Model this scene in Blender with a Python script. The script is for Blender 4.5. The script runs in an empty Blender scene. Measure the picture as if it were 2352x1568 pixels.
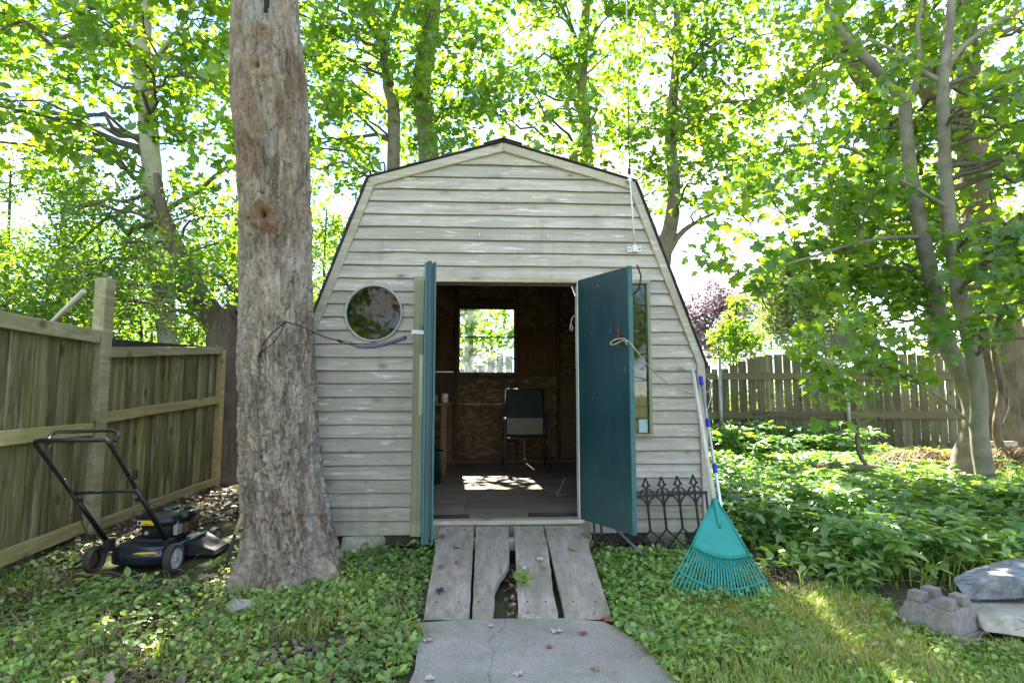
import bpy, bmesh, math, random
import numpy as np
from math import sin, cos, tan, atan, radians as R, pi, sqrt
from mathutils import Vector, Matrix
from mathutils.geometry import tessellate_polygon

C = bpy.context.scene.collection
SC = bpy.context.scene
rnd = random.Random(7)
rng = np.random.default_rng(11)

# ------------------------------------------------------------------ camera
PITCH = R(5.3); FPX = 1300.0; CH = 1.35
cam_d = bpy.data.cameras.new('camera'); cam = bpy.data.objects.new('camera', cam_d); C.objects.link(cam)
cam.location = (0, 0, CH); cam.rotation_euler = (pi/2 + PITCH, 0, 0)
cam_d.sensor_width = 36; cam_d.lens = 36*FPX/2352; cam_d.clip_end = 2000; cam_d.clip_start = 0.05
SC.camera = cam

# ------------------------------------------------------------------ light
SUN_EL, SUN_AZ = R(43), R(-7)          # azimuth from +Y towards +X
w = bpy.data.worlds.new('World'); SC.world = w; w.use_nodes = True
nt = w.node_tree; nt.nodes.clear()
sky = nt.nodes.new('ShaderNodeTexSky'); sky.sky_type = 'NISHITA'; sky.sun_disc = False
sky.sun_elevation = SUN_EL; sky.sun_rotation = SUN_AZ; sky.air_density = 1.0; sky.dust_density = 0.0; sky.ozone_density = 1.5; sky.altitude = 2500
tcw = nt.nodes.new('ShaderNodeTexCoord')
mpw = nt.nodes.new('ShaderNodeMapping'); mpw.inputs['Scale'].default_value = (1.2, 1.2, 3.0); mpw.inputs['Location'].default_value = (0.35, 0.1, 0.2)
nzw = nt.nodes.new('ShaderNodeTexNoise'); nzw.inputs['Scale'].default_value = 2.2; nzw.inputs['Detail'].default_value = 7; nzw.inputs['Roughness'].default_value = 0.55
crw = nt.nodes.new('ShaderNodeValToRGB'); crw.color_ramp.elements[0].position = 0.455; crw.color_ramp.elements[1].position = 0.65
mxw = nt.nodes.new('ShaderNodeMix'); mxw.data_type = 'RGBA'
bgw = nt.nodes.new('ShaderNodeBackground'); bgw.inputs['Strength'].default_value = 0.055
ow = nt.nodes.new('ShaderNodeOutputWorld')
L = nt.links.new
L(tcw.outputs['Generated'], mpw.inputs['Vector']); L(mpw.outputs[0], nzw.inputs['Vector']); L(nzw.outputs['Fac'], crw.inputs['Fac'])
L(crw.outputs['Color'], mxw.inputs['Factor']); L(sky.outputs[0], mxw.inputs['A']); mxw.inputs['B'].default_value = (3.9, 3.7, 3.45, 1)
L(mxw.outputs['Result'], bgw.inputs['Color']); L(bgw.outputs[0], ow.inputs['Surface'])
sd = bpy.data.lights.new('sun', 'SUN'); sd.energy = 3.4; sd.angle = R(0.53); sd.color = (1.0, 0.93, 0.80)
sun = bpy.data.objects.new('sun', sd); C.objects.link(sun)
sdir = Vector((sin(SUN_AZ)*cos(SUN_EL), cos(SUN_AZ)*cos(SUN_EL), sin(SUN_EL)))
sun.rotation_euler = sdir.to_track_quat('Z', 'Y').to_euler(); sun.location = sdir*30
SC.view_settings.view_transform = 'Standard'; SC.view_settings.look = 'None'
SC.view_settings.gamma = 1.0; SC.view_settings.use_curve_mapping = False
SC.view_settings.exposure = 3.65
SC.render.engine = 'CYCLES'
SC.cycles.max_bounces = 7; SC.cycles.diffuse_bounces = 4; SC.cycles.glossy_bounces = 3; SC.cycles.transmission_bounces = 5
SC.cycles.transparent_max_bounces = 8; SC.cycles.use_denoising = True
SC.cycles.sample_clamp_indirect = 6.0

# ------------------------------------------------------------------ helpers
def P(u, v, y):
    """a point seen at photo position (u, v) standing at depth y"""
    a = (u-1176)/FPX; b = (784-v)/FPX
    t = y/(cos(PITCH)-b*sin(PITCH))
    return Vector((a*t, y, CH+(sin(PITCH)+b*cos(PITCH))*t))

PSI = R(2.5); OX, OY = -0.071, 4.4
def W(x, y, z):
    return Vector((OX+x*cos(PSI)-y*sin(PSI), OY+x*sin(PSI)+y*cos(PSI), z))

def hsh(*a):
    h = np.zeros(np.broadcast(*a).shape, dtype=np.uint32)
    for k, q in enumerate(a):
        h = (h ^ (np.asarray(q).astype(np.int64) & 0xffffffff).astype(np.uint32))*np.uint32(0x85ebca6b)
        h ^= h >> np.uint32(13); h = h*np.uint32(0xc2b2ae35); h ^= h >> np.uint32(16)
    return h.astype(np.float64)/4294967295.0

def vnoise(x, y, seed=0):
    xi = np.floor(x).astype(np.int64); yi = np.floor(y).astype(np.int64)
    fx = x-xi; fy = y-yi; fx = fx*fx*(3-2*fx); fy = fy*fy*(3-2*fy)
    a = hsh(xi, yi, np.full_like(xi, seed)); b = hsh(xi+1, yi, np.full_like(xi, seed))
    c = hsh(xi, yi+1, np.full_like(xi, seed)); d = hsh(xi+1, yi+1, np.full_like(xi, seed))
    return (a*(1-fx)+b*fx)*(1-fy)+(c*(1-fx)+d*fx)*fy

def fbm(x, y, seed=0, o=4):
    s = 0; a = 0.5; n = 0
    for k in range(o):
        s = s+a*vnoise(x*2**k, y*2**k, seed+k); n += a; a *= 0.5
    return s/n

GY = [-60, 0, 2.5, 3.3, 3.85, 4.4, 6.5, 10.5, 60]; GZ = [0, 0.0, 0.03, 0.075, 0.13, 0.18, 0.25, 0.25, 0.35]
def zg(x, y):
    x = np.asarray(x, float); y = np.asarray(y, float)
    z = np.interp(y, GY, GZ)
    on_path = np.clip(1.6-np.abs(x-0.05)*1.6, 0, 1)*np.clip((4.3-y)*3, 0, 1)
    z = z+(fbm(x*1.3+40, y*1.3+9, 3)-0.5)*0.07*(1-on_path)
    return z
def zg1(x, y): return float(zg(np.array([x]), np.array([y]))[0])

def props(o, label=None, cat=None, group=None, kind=None):
    if label: o['label'] = label
    if cat: o['category'] = cat
    if group: o['group'] = group
    if kind: o['kind'] = kind
    return o

def link(name, me, mat, parent=None, loc=None):
    o = bpy.data.objects.new(name, me); C.objects.link(o)
    if mat is not None and len(me.materials) == 0: me.materials.append(mat)
    if parent is not None: o.parent = parent
    if loc is not None: o.location = loc
    return o

def empty(name, loc, rz=0, label=None, cat=None, group=None):
    o = bpy.data.objects.new(name, None); C.objects.link(o); o.location = loc; o.rotation_euler = (0, 0, rz)
    o.empty_display_size = 0.1
    return props(o, label, cat, group)

class MB:
    def __init__(s): s.v = []; s.f = []; s.sm = []
    def add(s, verts, faces, smooth=False):
        n = len(s.v); s.v += [tuple(q) for q in verts]; s.f += [tuple(i+n for i in f) for f in faces]; s.sm += [smooth]*len(faces)
        return s
    def box(s, x0, x1, y0, y1, z0, z1, M=None):
        vs = [Vector((x, y, z)) for x in (x0, x1) for y in (y0, y1) for z in (z0, z1)]
        if M is not None: vs = [M @ q for q in vs]
        return s.add(vs, [(0, 1, 3, 2), (4, 6, 7, 5), (0, 4, 5, 1), (2, 3, 7, 6), (0, 2, 6, 4), (1, 5, 7, 3)])
    def cbox(s, x0, x1, y0, y1, z0, z1, c=0.004, M=None, jit=0.0):
        """chamfered box"""
        cx, cy, cz = (x0+x1)/2, (y0+y1)/2, (z0+z1)/2; hx, hy, hz = abs(x1-x0)/2, abs(y1-y0)/2, abs(z1-z0)/2
        c = min(c, hx*0.6, hy*0.6, hz*0.6); vs = []
        for i in (-1, 1):
            for j in (-1, 1):
                for k in (-1, 1):
                    q = (rnd.uniform(-jit, jit), rnd.uniform(-jit, jit), rnd.uniform(-jit, jit))
                    for a in range(3):
                        d = [hx, hy, hz]; 
                        for b in range(3):
                            if b != a: d[b] -= c
                        vs.append(Vector((cx+i*d[0]+q[0], cy+j*d[1]+q[1], cz+k*d[2]+q[2])))
        if M is not None: vs = [M @ q for q in vs]
        def ix(i, j, k, a): return ((i*2+j)*2+k)*3+a
        F = []
        for a in range(3):
            b, d = [(1, 2), (2, 0), (0, 1)][a]
            for sgn in (0, 1):
                q = []
                for (p1, p2) in ((0, 0), (1, 0), (1, 1), (0, 1)):
                    t = [0, 0, 0]; t[a] = sgn; t[b] = p1; t[d] = p2; q.append(ix(*t, a))
                F.append(tuple(q if sgn else q[::-1]))
        for a in range(3):      # edges along axis a
            b, d = [(1, 2), (2, 0), (0, 1)][a]
            for p1 in (0, 1):
                for p2 in (0, 1):
                    t0 = [0, 0, 0]; t0[b] = p1; t0[d] = p2; t1 = list(t0); t1[a] = 1
                    q = [ix(*t0, b), ix(*t1, b), ix(*t1, d), ix(*t0, d)]
                    F.append(tuple(q if (p1 ^ p2) else q[::-1]))
        for i in (0, 1):
            for j in (0, 1):
                for k in (0, 1):
                    q = [ix(i, j, k, 0), ix(i, j, k, 1), ix(i, j, k, 2)]
                    F.append(tuple(q if (i ^ j ^ k) else q[::-1]))
        return s.add(vs, F)
    def tube(s, pts, r, n=8, cap=True, smooth=True, squash=1.0):
        pts = [Vector(p) for p in pts]; m = len(pts)
        if not hasattr(r, '__len__'): r = [r]*m
        t0 = (pts[1]-pts[0]).normalized(); ref = Vector((0, 0, 1)) if abs(t0.z) < 0.9 else Vector((1, 0, 0))
        nrm = t0.cross(ref).normalized(); vs = []
        for i in range(m):
            t = (pts[min(i+1, m-1)]-pts[max(i-1, 0)])
            if t.length < 1e-9: t = t0
            t.normalize(); nrm = (nrm-t*nrm.dot(t)).normalized(); bn = t.cross(nrm)
            for k in range(n):
                a = 2*pi*k/n; vs.append(pts[i]+nrm*cos(a)*r[i]+bn*sin(a)*r[i]*squash)
        F = [(i*n+k, i*n+(k+1) % n, (i+1)*n+(k+1) % n, (i+1)*n+k) for i in range(m-1) for k in range(n)]
        s.add(vs, F, smooth)
        if cap:
            b = len(s.v)-m*n
            s.f.append(tuple(b+k for k in range(n))[::-1]); s.f.append(tuple(b+(m-1)*n+k for k in range(n))); s.sm += [False, False]
        return s
    def lathe(s, prof, c=(0, 0, 0), axis='z', n=24, smooth=True, close=False):
        vs = []; m = len(prof)
        for (r, h) in prof:
            for k in range(n):
                a = 2*pi*k/n; x, y = r*cos(a), r*sin(a)
                q = {'z': (x, y, h), 'x': (h, x, y), 'y': (y, h, x)}[axis]; vs.append((q[0]+c[0], q[1]+c[1], q[2]+c[2]))
        rg = range(m) if close else range(m-1)
        return s.add(vs, [(i*n+k, i*n+(k+1) % n, ((i+1) % m)*n+(k+1) % n, ((i+1) % m)*n+k) for i in rg for k in range(n)], smooth)
    def prism(s, poly, d0, d1, f=None):
        """poly in xz, extruded in y from d0 to d1 (d0 may be a function of z)"""
        n = len(poly); g = f or (lambda x, z: d0)
        vs = [(x, g(x, z), z) for x, z in poly]+[(x, d1, z) for x, z in poly]
        tri = tessellate_polygon([[Vector((x, z, 0)) for x, z in poly]])
        F = [tuple(t) for t in tri]+[tuple(q+n for q in t)[::-1] for t in tri]
        F += [(i, (i+1) % n, n+(i+1) % n, n+i) for i in range(n)]
        return s.add(vs, F)
    def mesh(s, name, fix=True):
        me = bpy.data.meshes.new(name); me.from_pydata(s.v, [], s.f)
        me.polygons.foreach_set('use_smooth', s.sm)
        if fix:
            bm = bmesh.new(); bm.from_mesh(me); bmesh.ops.recalc_face_normals(bm, faces=bm.faces); bm.to_mesh(me); bm.free()
        me.update(); return me
    def build(s, name, mat, parent=None, loc=None): return link(name, s.mesh(name), mat, parent, loc)

def bigmesh(name, V, F, mat, parent=None, tint=None, smooth=False, attrs=None):
    """V (N,3) float, F (M,3 or 4) int numpy"""
    me = bpy.data.meshes.new(name); k = F.shape[1]
    me.vertices.add(len(V)); me.vertices.foreach_set('co', V.astype(np.float32).ravel())
    me.loops.add(F.size); me.loops.foreach_set('vertex_index', F.astype(np.int32).ravel())
    me.polygons.add(len(F)); me.polygons.foreach_set('loop_start', np.arange(0, F.size, k, dtype=np.int32))
    me.polygons.foreach_set('loop_total', np.full(len(F), k, dtype=np.int32))
    me.polygons.foreach_set('use_smooth', np.full(len(F), smooth, dtype=bool))
    for nm, arr in (list((attrs or {}).items())+([('tint', tint)] if tint is not None else [])):
        a = me.attributes.new(nm, 'FLOAT', 'POINT'); a.data.foreach_set('value', np.asarray(arr, np.float32))
    me.update(calc_edges=True); return link(name, me, mat, parent)

# ------------------------------------------------------------------ materials
def M_(name):
    m = bpy.data.materials.new(name); m.use_nodes = True; n = m.node_tree; n.nodes.clear()
    return m, n
def nd(n, t, **k):
    x = n.nodes.new(t)
    for a, b in k.items():
        if a in x.inputs.keys(): x.inputs[a].default_value = b
        else: setattr(x, a, b)
    return x
def rgba(c): return (*c, 1) if len(c) == 3 else c
def mixc(n, f, a, b, mode='MIX'):
    x = n.nodes.new('ShaderNodeMix'); x.data_type = 'RGBA'; x.blend_type = mode
    for s, q in (('Factor', f), ('A', a), ('B', b)):
        if isinstance(q, (int, float)): x.inputs[s].default_value = q
        elif isinstance(q, tuple): x.inputs[s].default_value = rgba(q)
        else: n.links.new(q, x.inputs[s])
    return x.outputs['Result']
def ramp(n, src, stops):
    x = n.nodes.new('ShaderNodeValToRGB'); e = x.color_ramp.elements
    while len(e) < len(stops): e.new(0.5)
    for k, (p, c) in enumerate(stops):
        e[k].position = p; e[k].color = rgba(c) if isinstance(c, tuple) else (c, c, c, 1)
    n.links.new(src, x.inputs['Fac']); return x.outputs['Color']
def coords(n, scale, rand=True, coord='Object'):
    tc = n.nodes.new('ShaderNodeTexCoord'); src = tc.outputs[coord]
    if rand:
        oi = n.nodes.new('ShaderNodeObjectInfo'); mu = n.nodes.new('ShaderNodeMath'); mu.operation = 'MULTIPLY'; mu.inputs[1].default_value = 37.0
        n.links.new(oi.outputs['Random'], mu.inputs[0]); va = n.nodes.new('ShaderNodeVectorMath'); va.operation = 'ADD'
        n.links.new(src, va.inputs[0]); n.links.new(mu.outputs[0], va.inputs[1]); src = va.outputs[0]
    mp = n.nodes.new('ShaderNodeMapping'); mp.inputs['Scale'].default_value = scale; n.links.new(src, mp.inputs['Vector']); return mp.outputs[0]
def noise(n, vec, scale=1.0, detail=4, rough=0.55, dist=0.0):
    x = nd(n, 'ShaderNodeTexNoise', Scale=scale, Detail=detail, Roughness=rough, Distortion=dist); n.links.new(vec, x.inputs['Vector']); return x.outputs['Fac']
def out(n, col, rough=0.7, bump=None, bs=0.3, bd=0.01, metal=0.0, spec=0.3, coat=0.0):
    b = nd(n, 'ShaderNodeBsdfPrincipled'); 
    if isinstance(col, tuple): b.inputs['Base Color'].default_value = rgba(col)
    else: n.links.new(col, b.inputs['Base Color'])
    if isinstance(rough, (int, float)): b.inputs['Roughness'].default_value = rough
    else: n.links.new(rough, b.inputs['Roughness'])
    b.inputs['Metallic'].default_value = metal; b.inputs['Specular IOR Level'].default_value = spec; b.inputs['Coat Weight'].default_value = coat
    if bump is not None:
        u = nd(n, 'ShaderNodeBump', Strength=bs, Distance=bd); n.links.new(bump, u.inputs['Height']); n.links.new(u.outputs[0], b.inputs['Normal'])
    o = n.nodes.new('ShaderNodeOutputMaterial'); n.links.new(b.outputs[0], o.inputs['Surface']); return b

def wood(name, axis, dark, light, stain=None, stain_amt=0.5, flake=None, flake_th=0.62, knots=True, grain=26.0, rough=0.8, bs=0.4, vary=0.25):
    m, n = M_(name)
    sc = [grain]*3; sc[axis] = grain*0.04
    g = noise(n, coords(n, tuple(sc)), 1.0, 5, 0.6, 0.6)
    col = ramp(n, g, [(0.3, dark), (0.7, light)])
    sb = [2.2]*3; sb[axis] = 0.7
    big = noise(n, coords(n, tuple(sb)), 2.3, 5, 0.65)
    if stain is not None:
        col = mixc(n, ramp(n, big, [(0.5-0.18*stain_amt, 0.0), (0.75-0.1*stain_amt, 0.85)]), col, stain)
    if name.startswith('mossy_fence_board'):
        s4 = [7.0]*3; s4[axis] = 1.1; g5 = noise(n, coords(n, tuple(s4)), 1.0, 5, 0.65, 0.3); col = mixc(n, ramp(n, g5, [(0.46, 0.0), (0.64, 0.8)]), col, (0.085, 0.072, 0.036))
        s5 = [14.0]*3; s5[axis] = 1.6; g6 = noise(n, coords(n, tuple(s5)), 1.0, 4, 0.6, 0.2); col = mixc(n, ramp(n, g6, [(0.55, 0.0), (0.70, 0.6)]), col, (0.58, 0.52, 0.36))
    if name == 'grey_ramp_plank':
        s6 = [34.0]*3; s6[axis] = 0.9; g7 = noise(n, coords(n, tuple(s6)), 1.0, 3, 0.5, 0.3); col = mixc(n, ramp(n, g7, [(0.66, 0.0), (0.72, 0.5)]), col, (0.11, 0.09, 0.07))
        g8 = noise(n, coords(n, (1, 1, 1)), 7.0, 6, 0.7); col = mixc(n, ramp(n, g8, [(0.50, 0.0), (0.66, 0.55)]), col, (0.20, 0.16, 0.12))
    # whole-piece variation
    oi = n.nodes.new('ShaderNodeObjectInfo')
    col = mixc(n, 1.0, col, ramp(n, oi.outputs['Random'], [(0, (1-vary,)*3), (1, (1+0*vary,)*3)]), 'MULTIPLY')
    if knots:
        s2 = [5.0]*3; s2[axis] = 3.0
        vo = nd(n, 'ShaderNodeTexVoronoi', Scale=1.0); n.links.new(coords(n, tuple(s2)), vo.inputs['Vector'])
        col = mixc(n, ramp(n, vo.outputs['Distance'], [(0.07, 0.85), (0.19, 0.0)]), col, tuple(c*0.42 for c in dark))
    if flake is not None:
        s3 = [60.0]*3; s3[axis] = 6.0
        fl = noise(n, coords(n, tuple(s3)), 1.0, 3, 0.6)
        fb = noise(n, coords(n, (1.5, 1.5, 3)), 2.0, 2)
        ad = n.nodes.new('ShaderNodeMath'); ad.operation = 'MULTIPLY_ADD'; ad.inputs[1].default_value = 0.35; n.links.new(fb, ad.inputs[0]); n.links.new(fl, ad.inputs[2])
        col = mixc(n, ramp(n, ad.outputs[0], [(flake_th+0.17, 0.0), (flake_th+0.23, 0.6)]), col, flake)
    if name == 'weathered_siding':
        vk = nd(n, 'ShaderNodeTexVoronoi', Scale=1.0); n.links.new(coords(n, (2.6, 2.6, 7.0)), vk.inputs['Vector'])
        col = mixc(n, ramp(n, vk.outputs['Distance'], [(0.045, 0.85), (0.09, 0.25), (0.20, 0.0)]), col, (0.13, 0.105, 0.08))
        g3 = noise(n, coords(n, (2.2, 2.2, 16)), 1.0, 6, 0.7, 0.4); col = mixc(n, ramp(n, g3, [(0.50, 0.0), (0.60, 0.7)]), col, (0.36, 0.335, 0.305))
        g4 = noise(n, coords(n, (9, 9, 1.1), False), 1.0, 4, 0.6); col = mixc(n, ramp(n, g4, [(0.56, 0.0), (0.75, 0.45)]), col, (0.27, 0.25, 0.195))
        tz = nd(n, 'ShaderNodeTexCoord'); sz_ = nd(n, 'ShaderNodeSeparateXYZ'); n.links.new(tz.outputs['Object'], sz_.inputs[0]); gz_ = noise(n, coords(n, (3, 3, 3), False), 1.0, 5, 0.7)
        az = nd(n, 'ShaderNodeMath', operation='MULTIPLY_ADD'); az.inputs[1].default_value = -0.55; n.links.new(sz_.outputs['Z'], az.inputs[0]); n.links.new(gz_, az.inputs[2])
        col = mixc(n, ramp(n, az.outputs[0], [(0.12, 0.0), (0.42, 0.6)]), col, (0.25, 0.25, 0.15))
    if name == 'weathered_siding':      # lap shadow painted dark, with edge dirt, along every board's lower edge
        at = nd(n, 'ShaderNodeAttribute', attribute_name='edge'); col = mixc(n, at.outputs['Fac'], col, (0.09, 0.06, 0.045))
    out(n, col, rough, g, bs, 0.004, spec=0.2)
    return m

def plain(name, col, rough=0.5, metal=0.0, var=0.25, scale=9.0, bs=0.15, spec=0.4, dirt=None, coat=0.0):
    m, n = M_(name)
    g = noise(n, coords(n, (1, 1, 1)), scale, 5, 0.6)
    lo = tuple(c*(1-var) for c in col); hi = tuple(min(1, c*(1+var*0.6)) for c in col)
    c = ramp(n, g, [(0.3, lo), (0.7, hi)])
    if dirt is not None:
        g2 = noise(n, coords(n, (1, 1, 1)), scale*0.5+2, 6, 0.7)
        c = mixc(n, ramp(n, g2, [(0.5, 0.0), (0.68, 0.7)]), c, dirt)
    out(n, c, rough, g, bs, 0.003, metal, spec, coat); return m

def leafmat(name, ca, cb, cc, trans=0.6, tboost=(2.7, 2.45, 0.65), rough=0.45, gl=0.06):
    m, n = M_(name)
    at = nd(n, 'ShaderNodeAttribute', attribute_name='tint')
    col = ramp(n, at.outputs['Fac'], [(0.0, ca), (0.55, cb), (1.0, cc)])
    tcol = mixc(n, 1.0, col, tuple(tboost), 'MULTIPLY')
    df = nd(n, 'ShaderNodeBsdfDiffuse'); tr = nd(n, 'ShaderNodeBsdfTranslucent'); go = nd(n, 'ShaderNodeBsdfGlossy', Roughness=rough)
    go.inputs['Color'].default_value = (0.9, 0.95, 1, 1)
    n.links.new(col, df.inputs['Color']); n.links.new(tcol, tr.inputs['Color'])
    m1 = nd(n, 'ShaderNodeMixShader', Fac=trans); n.links.new(df.outputs[0], m1.inputs[1]); n.links.new(tr.outputs[0], m1.inputs[2])
    m2 = nd(n, 'ShaderNodeMixShader', Fac=gl); n.links.new(m1.outputs[0], m2.inputs[1]); n.links.new(go.outputs[0], m2.inputs[2])
    o = nd(n, 'ShaderNodeOutputMaterial'); n.links.new(m2.outputs[0], o.inputs['Surface']); return m

def bark(name, ca, cb, sx=14, sz=2.5, moss=None, bs=0.6, attr=False):
    m, n = M_(name)
    g = noise(n, coords(n, (sx, sx, sz), False), 1.0, 7, 0.65, 0.8)
    col = ramp(n, g, [(0.28, ca), (0.62, cb)])
    b2 = noise(n, coords(n, (1, 1, 1), False), 3.0, 5, 0.65)
    col = mixc(n, ramp(n, b2, [(0.42, 0.0), (0.7, 0.6)]), col, tuple(min(1, c*1.35+0.02) for c in cb))
    if moss: col = mixc(n, ramp(n, noise(n, coords(n, (1, 1, 1), False), 5.0, 6, 0.7), [(0.52, 0.0), (0.68, 0.6)]), col, moss)
    if attr:
        at = nd(n, 'ShaderNodeAttribute', attribute_name='flake'); col = mixc(n, 1.0, col, ramp(n, at.outputs['Fac'], [(0.15, (0.70, 0.66, 0.63)), (0.6, (1.0, 0.97, 0.95)), (0.95, (1.25, 1.22, 1.2))]), 'MULTIPLY')
        at = nd(n, 'ShaderNodeAttribute', attribute_name='brown'); col = mixc(n, at.outputs['Fac'], col, mixc(n, 1.0, col, (0.66, 0.58, 0.52), 'MULTIPLY'))
        at = nd(n, 'ShaderNodeAttribute', attribute_name='knot'); col = mixc(n, at.outputs['Fac'], col, (0.20, 0.105, 0.06))
        at = nd(n, 'ShaderNodeAttribute', attribute_name='lichen'); col = mixc(n, at.outputs['Fac'], col, (0.33, 0.33, 0.31))
    out(n, col, 0.9, g, bs, 0.012, spec=0.15); return m

MT = {}
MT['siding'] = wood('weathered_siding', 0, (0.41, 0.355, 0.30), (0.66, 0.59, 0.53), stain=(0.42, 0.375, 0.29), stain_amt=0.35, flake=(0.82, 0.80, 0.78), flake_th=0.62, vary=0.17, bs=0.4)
MT['trimx'] = wood('weathered_trim', 0, (0.42, 0.35, 0.28), (0.60, 0.54, 0.46), stain=(0.42, 0.37, 0.27), flake=(0.7, 0.67, 0.6), vary=0.1)
MT['trimz'] = wood('weathered_post_trim', 2, (0.27, 0.26, 0.17), (0.44, 0.42, 0.31), stain=(0.22, 0.25, 0.13), vary=0.1)
MT['header'] = wood('pale_header_wood', 0, (0.55, 0.45, 0.30), (0.72, 0.62, 0.45), stain=(0.3, 0.22, 0.12), stain_amt=0.3, vary=0.1)
MT['fence'] = wood('mossy_fence_board', 2, (0.13, 0.10, 0.050), (0.52, 0.435, 0.24), stain=(0.22, 0.22, 0.075), stain_amt=1.1, vary=0.5, grain=20, bs=0.5)
MT['fencerail'] = wood('mossy_fence_rail', 1, (0.28, 0.21, 0.10), (0.60, 0.49, 0.27), stain=(0.36, 0.32, 0.12), stain_amt=0.8, vary=0.2, grain=20)
MT['fencecap'] = wood('weathered_fence_cap', 1, (0.28, 0.22, 0.13), (0.52, 0.44, 0.30), stain=(0.24, 0.24, 0.09), stain_amt=0.4, vary=0.2, grain=20)
MT['picket'] = wood('weathered_picket', 2, (0.145, 0.125, 0.085), (0.33, 0.295, 0.21), stain=(0.11, 0.12, 0.05), stain_amt=0.6, vary=0.5, grain=20)
MT['picketrail'] = wood('picket_rail', 0, (0.13, 0.11, 0.07), (0.23, 0.20, 0.13), vary=0.3, grain=20)
MT['plank'] = wood('grey_ramp_plank', 1, (0.27, 0.225, 0.18), (0.48, 0.42, 0.355), stain=(0.22, 0.225, 0.15), stain_amt=0.5, vary=0.25, grain=30)
MT['floor'] = wood('shed_floor_board', 0, (0.25, 0.19, 0.145), (0.40, 0.315, 0.24), stain=(0.19, 0.14, 0.10), stain_amt=0.6, knots=False, vary=0.1)
MT['darkwood'] = wood('dark_interior_timber', 2, (0.11, 0.055, 0.03), (0.20, 0.105, 0.06), vary=0.3)
MT['benchwood'] = wood('bench_timber', 0, (0.16, 0.09, 0.05), (0.28, 0.17, 0.10), vary=0.2)
MT['ceilwood'] = plain('dark_roof_sheathing', (0.07, 0.045, 0.035), 0.9)
MT['pole_wood'] = wood('pale_pole_wood', 2, (0.50, 0.46, 0.38), (0.66, 0.62, 0.54), vary=0.05, knots=False)
MT['toolwood'] = wood('tool_handle_wood', 2, (0.30, 0.20, 0.10), (0.45, 0.32, 0.18), knots=False)
def osb():
    m, n = M_('strand_board')
    v = coords(n, (1, 1, 1), False)
    dn = nd(n, 'ShaderNodeTexNoise', Scale=6.0, Detail=2); n.links.new(v, dn.inputs['Vector'])
    mx = mixc(n, 0.12, v, dn.outputs['Color']); mp = nd(n, 'ShaderNodeMapping'); mp.inputs['Scale'].default_value = (16, 16, 34); n.links.new(mx, mp.inputs['Vector'])
    vo = nd(n, 'ShaderNodeTexVoronoi', Scale=1.0); n.links.new(mp.outputs[0], vo.inputs['Vector'])
    sp = n.nodes.new('ShaderNodeSeparateColor'); n.links.new(vo.outputs['Color'], sp.inputs[0])
    col = ramp(n, sp.outputs[0], [(0.0, (0.10, 0.052, 0.024)), (0.6, (0.19, 0.105, 0.052)), (1.0, (0.30, 0.18, 0.095))])
    out(n, col, 0.7, sp.outputs[1], 0.3, 0.003); return m
MT['osb'] = osb()
def tealpaint():
    m, n = M_('teal_door_paint')
    g = noise(n, coords(n, (18, 18, 1.2), False), 1.0, 6, 0.6)
    b = noise(n, coords(n, (1, 1, 1), False), 2.2, 5, 0.6)
    col = ramp(n, b, [(0.3, (0.010, 0.039, 0.052)), (0.7, (0.020, 0.062, 0.071))])
    col = mixc(n, ramp(n, g, [(0.35, 0.0), (0.75, 0.35)]), col, (0.026, 0.075, 0.085))
    sc = noise(n, coords(n, (70, 70, 14), False), 1.0, 2, 0.5)
    col = mixc(n, ramp(n, sc, [(0.715, 0.0), (0.745, 0.8)]), col, (0.32, 0.42, 0.42))
    lo = nd(n, 'ShaderNodeTexCoord'); sx = nd(n, 'ShaderNodeSeparateXYZ'); n.links.new(lo.outputs['Object'], sx.inputs[0])
    z = nd(n, 'ShaderNodeMath', operation='MULTIPLY_ADD'); z.inputs[1].default_value = -1.4; z.inputs[2].default_value = 0.75; n.links.new(sx.outputs['Z'], z.inputs[0])
    z2 = nd(n, 'ShaderNodeMath', operation='ADD'); n.links.new(z.outputs[0], z2.inputs[0]); n.links.new(b, z2.inputs[1])
    col = mixc(n, ramp(n, z2.outputs[0], [(0.55, 0.0), (1.2, 0.5)]), col, (0.045, 0.10, 0.085))
    rr = ramp(n, b, [(0.3, 0.35), (0.7, 0.5)])
    out(n, col, rr, g, 0.25, 0.003, spec=0.5); return m
MT['teal'] = tealpaint()
MT['tealedge'] = plain('faded_teal_edge', (0.045, 0.135, 0.145), 0.6, dirt=(0.03, 0.10, 0.10))
MT['shingle'] = plain('dark_shingle', (0.075, 0.070, 0.066), 0.9, var=0.5, scale=60, bs=0.6)
MT['black'] = plain('black_paint', (0.012, 0.013, 0.015), 0.32, spec=0.5)
MT['navy'] = plain('navy_deck_paint', (0.010, 0.018, 0.032), 0.25, spec=0.6, dirt=(0.05, 0.045, 0.035), coat=0.3)
MT['plastic'] = plain('black_plastic', (0.016, 0.016, 0.018), 0.62, spec=0.3)
MT['iron'] = plain('dark_iron', (0.010, 0.010, 0.016), 0.5, spec=0.4)
MT['rubber'] = plain('dark_rubber', (0.035, 0.033, 0.032), 0.85)
MT['tyre'] = plain('dusty_tyre', (0.055, 0.048, 0.04), 0.9, dirt=(0.13, 0.11, 0.08))
MT['rim'] = plain('grey_rim', (0.42, 0.43, 0.46), 0.45, dirt=(0.22, 0.20, 0.18))
MT['metal'] = plain('galvanised_metal', (0.42, 0.44, 0.45), 0.45, metal=0.6, dirt=(0.22, 0.22, 0.2))
MT['rust'] = plain('rusty_steel', (0.12, 0.07, 0.045), 0.7, metal=0.3)
MT['alum'] = plain('silver_tube', (0.62, 0.64, 0.70), 0.28, metal=0.85, var=0.1)
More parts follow.
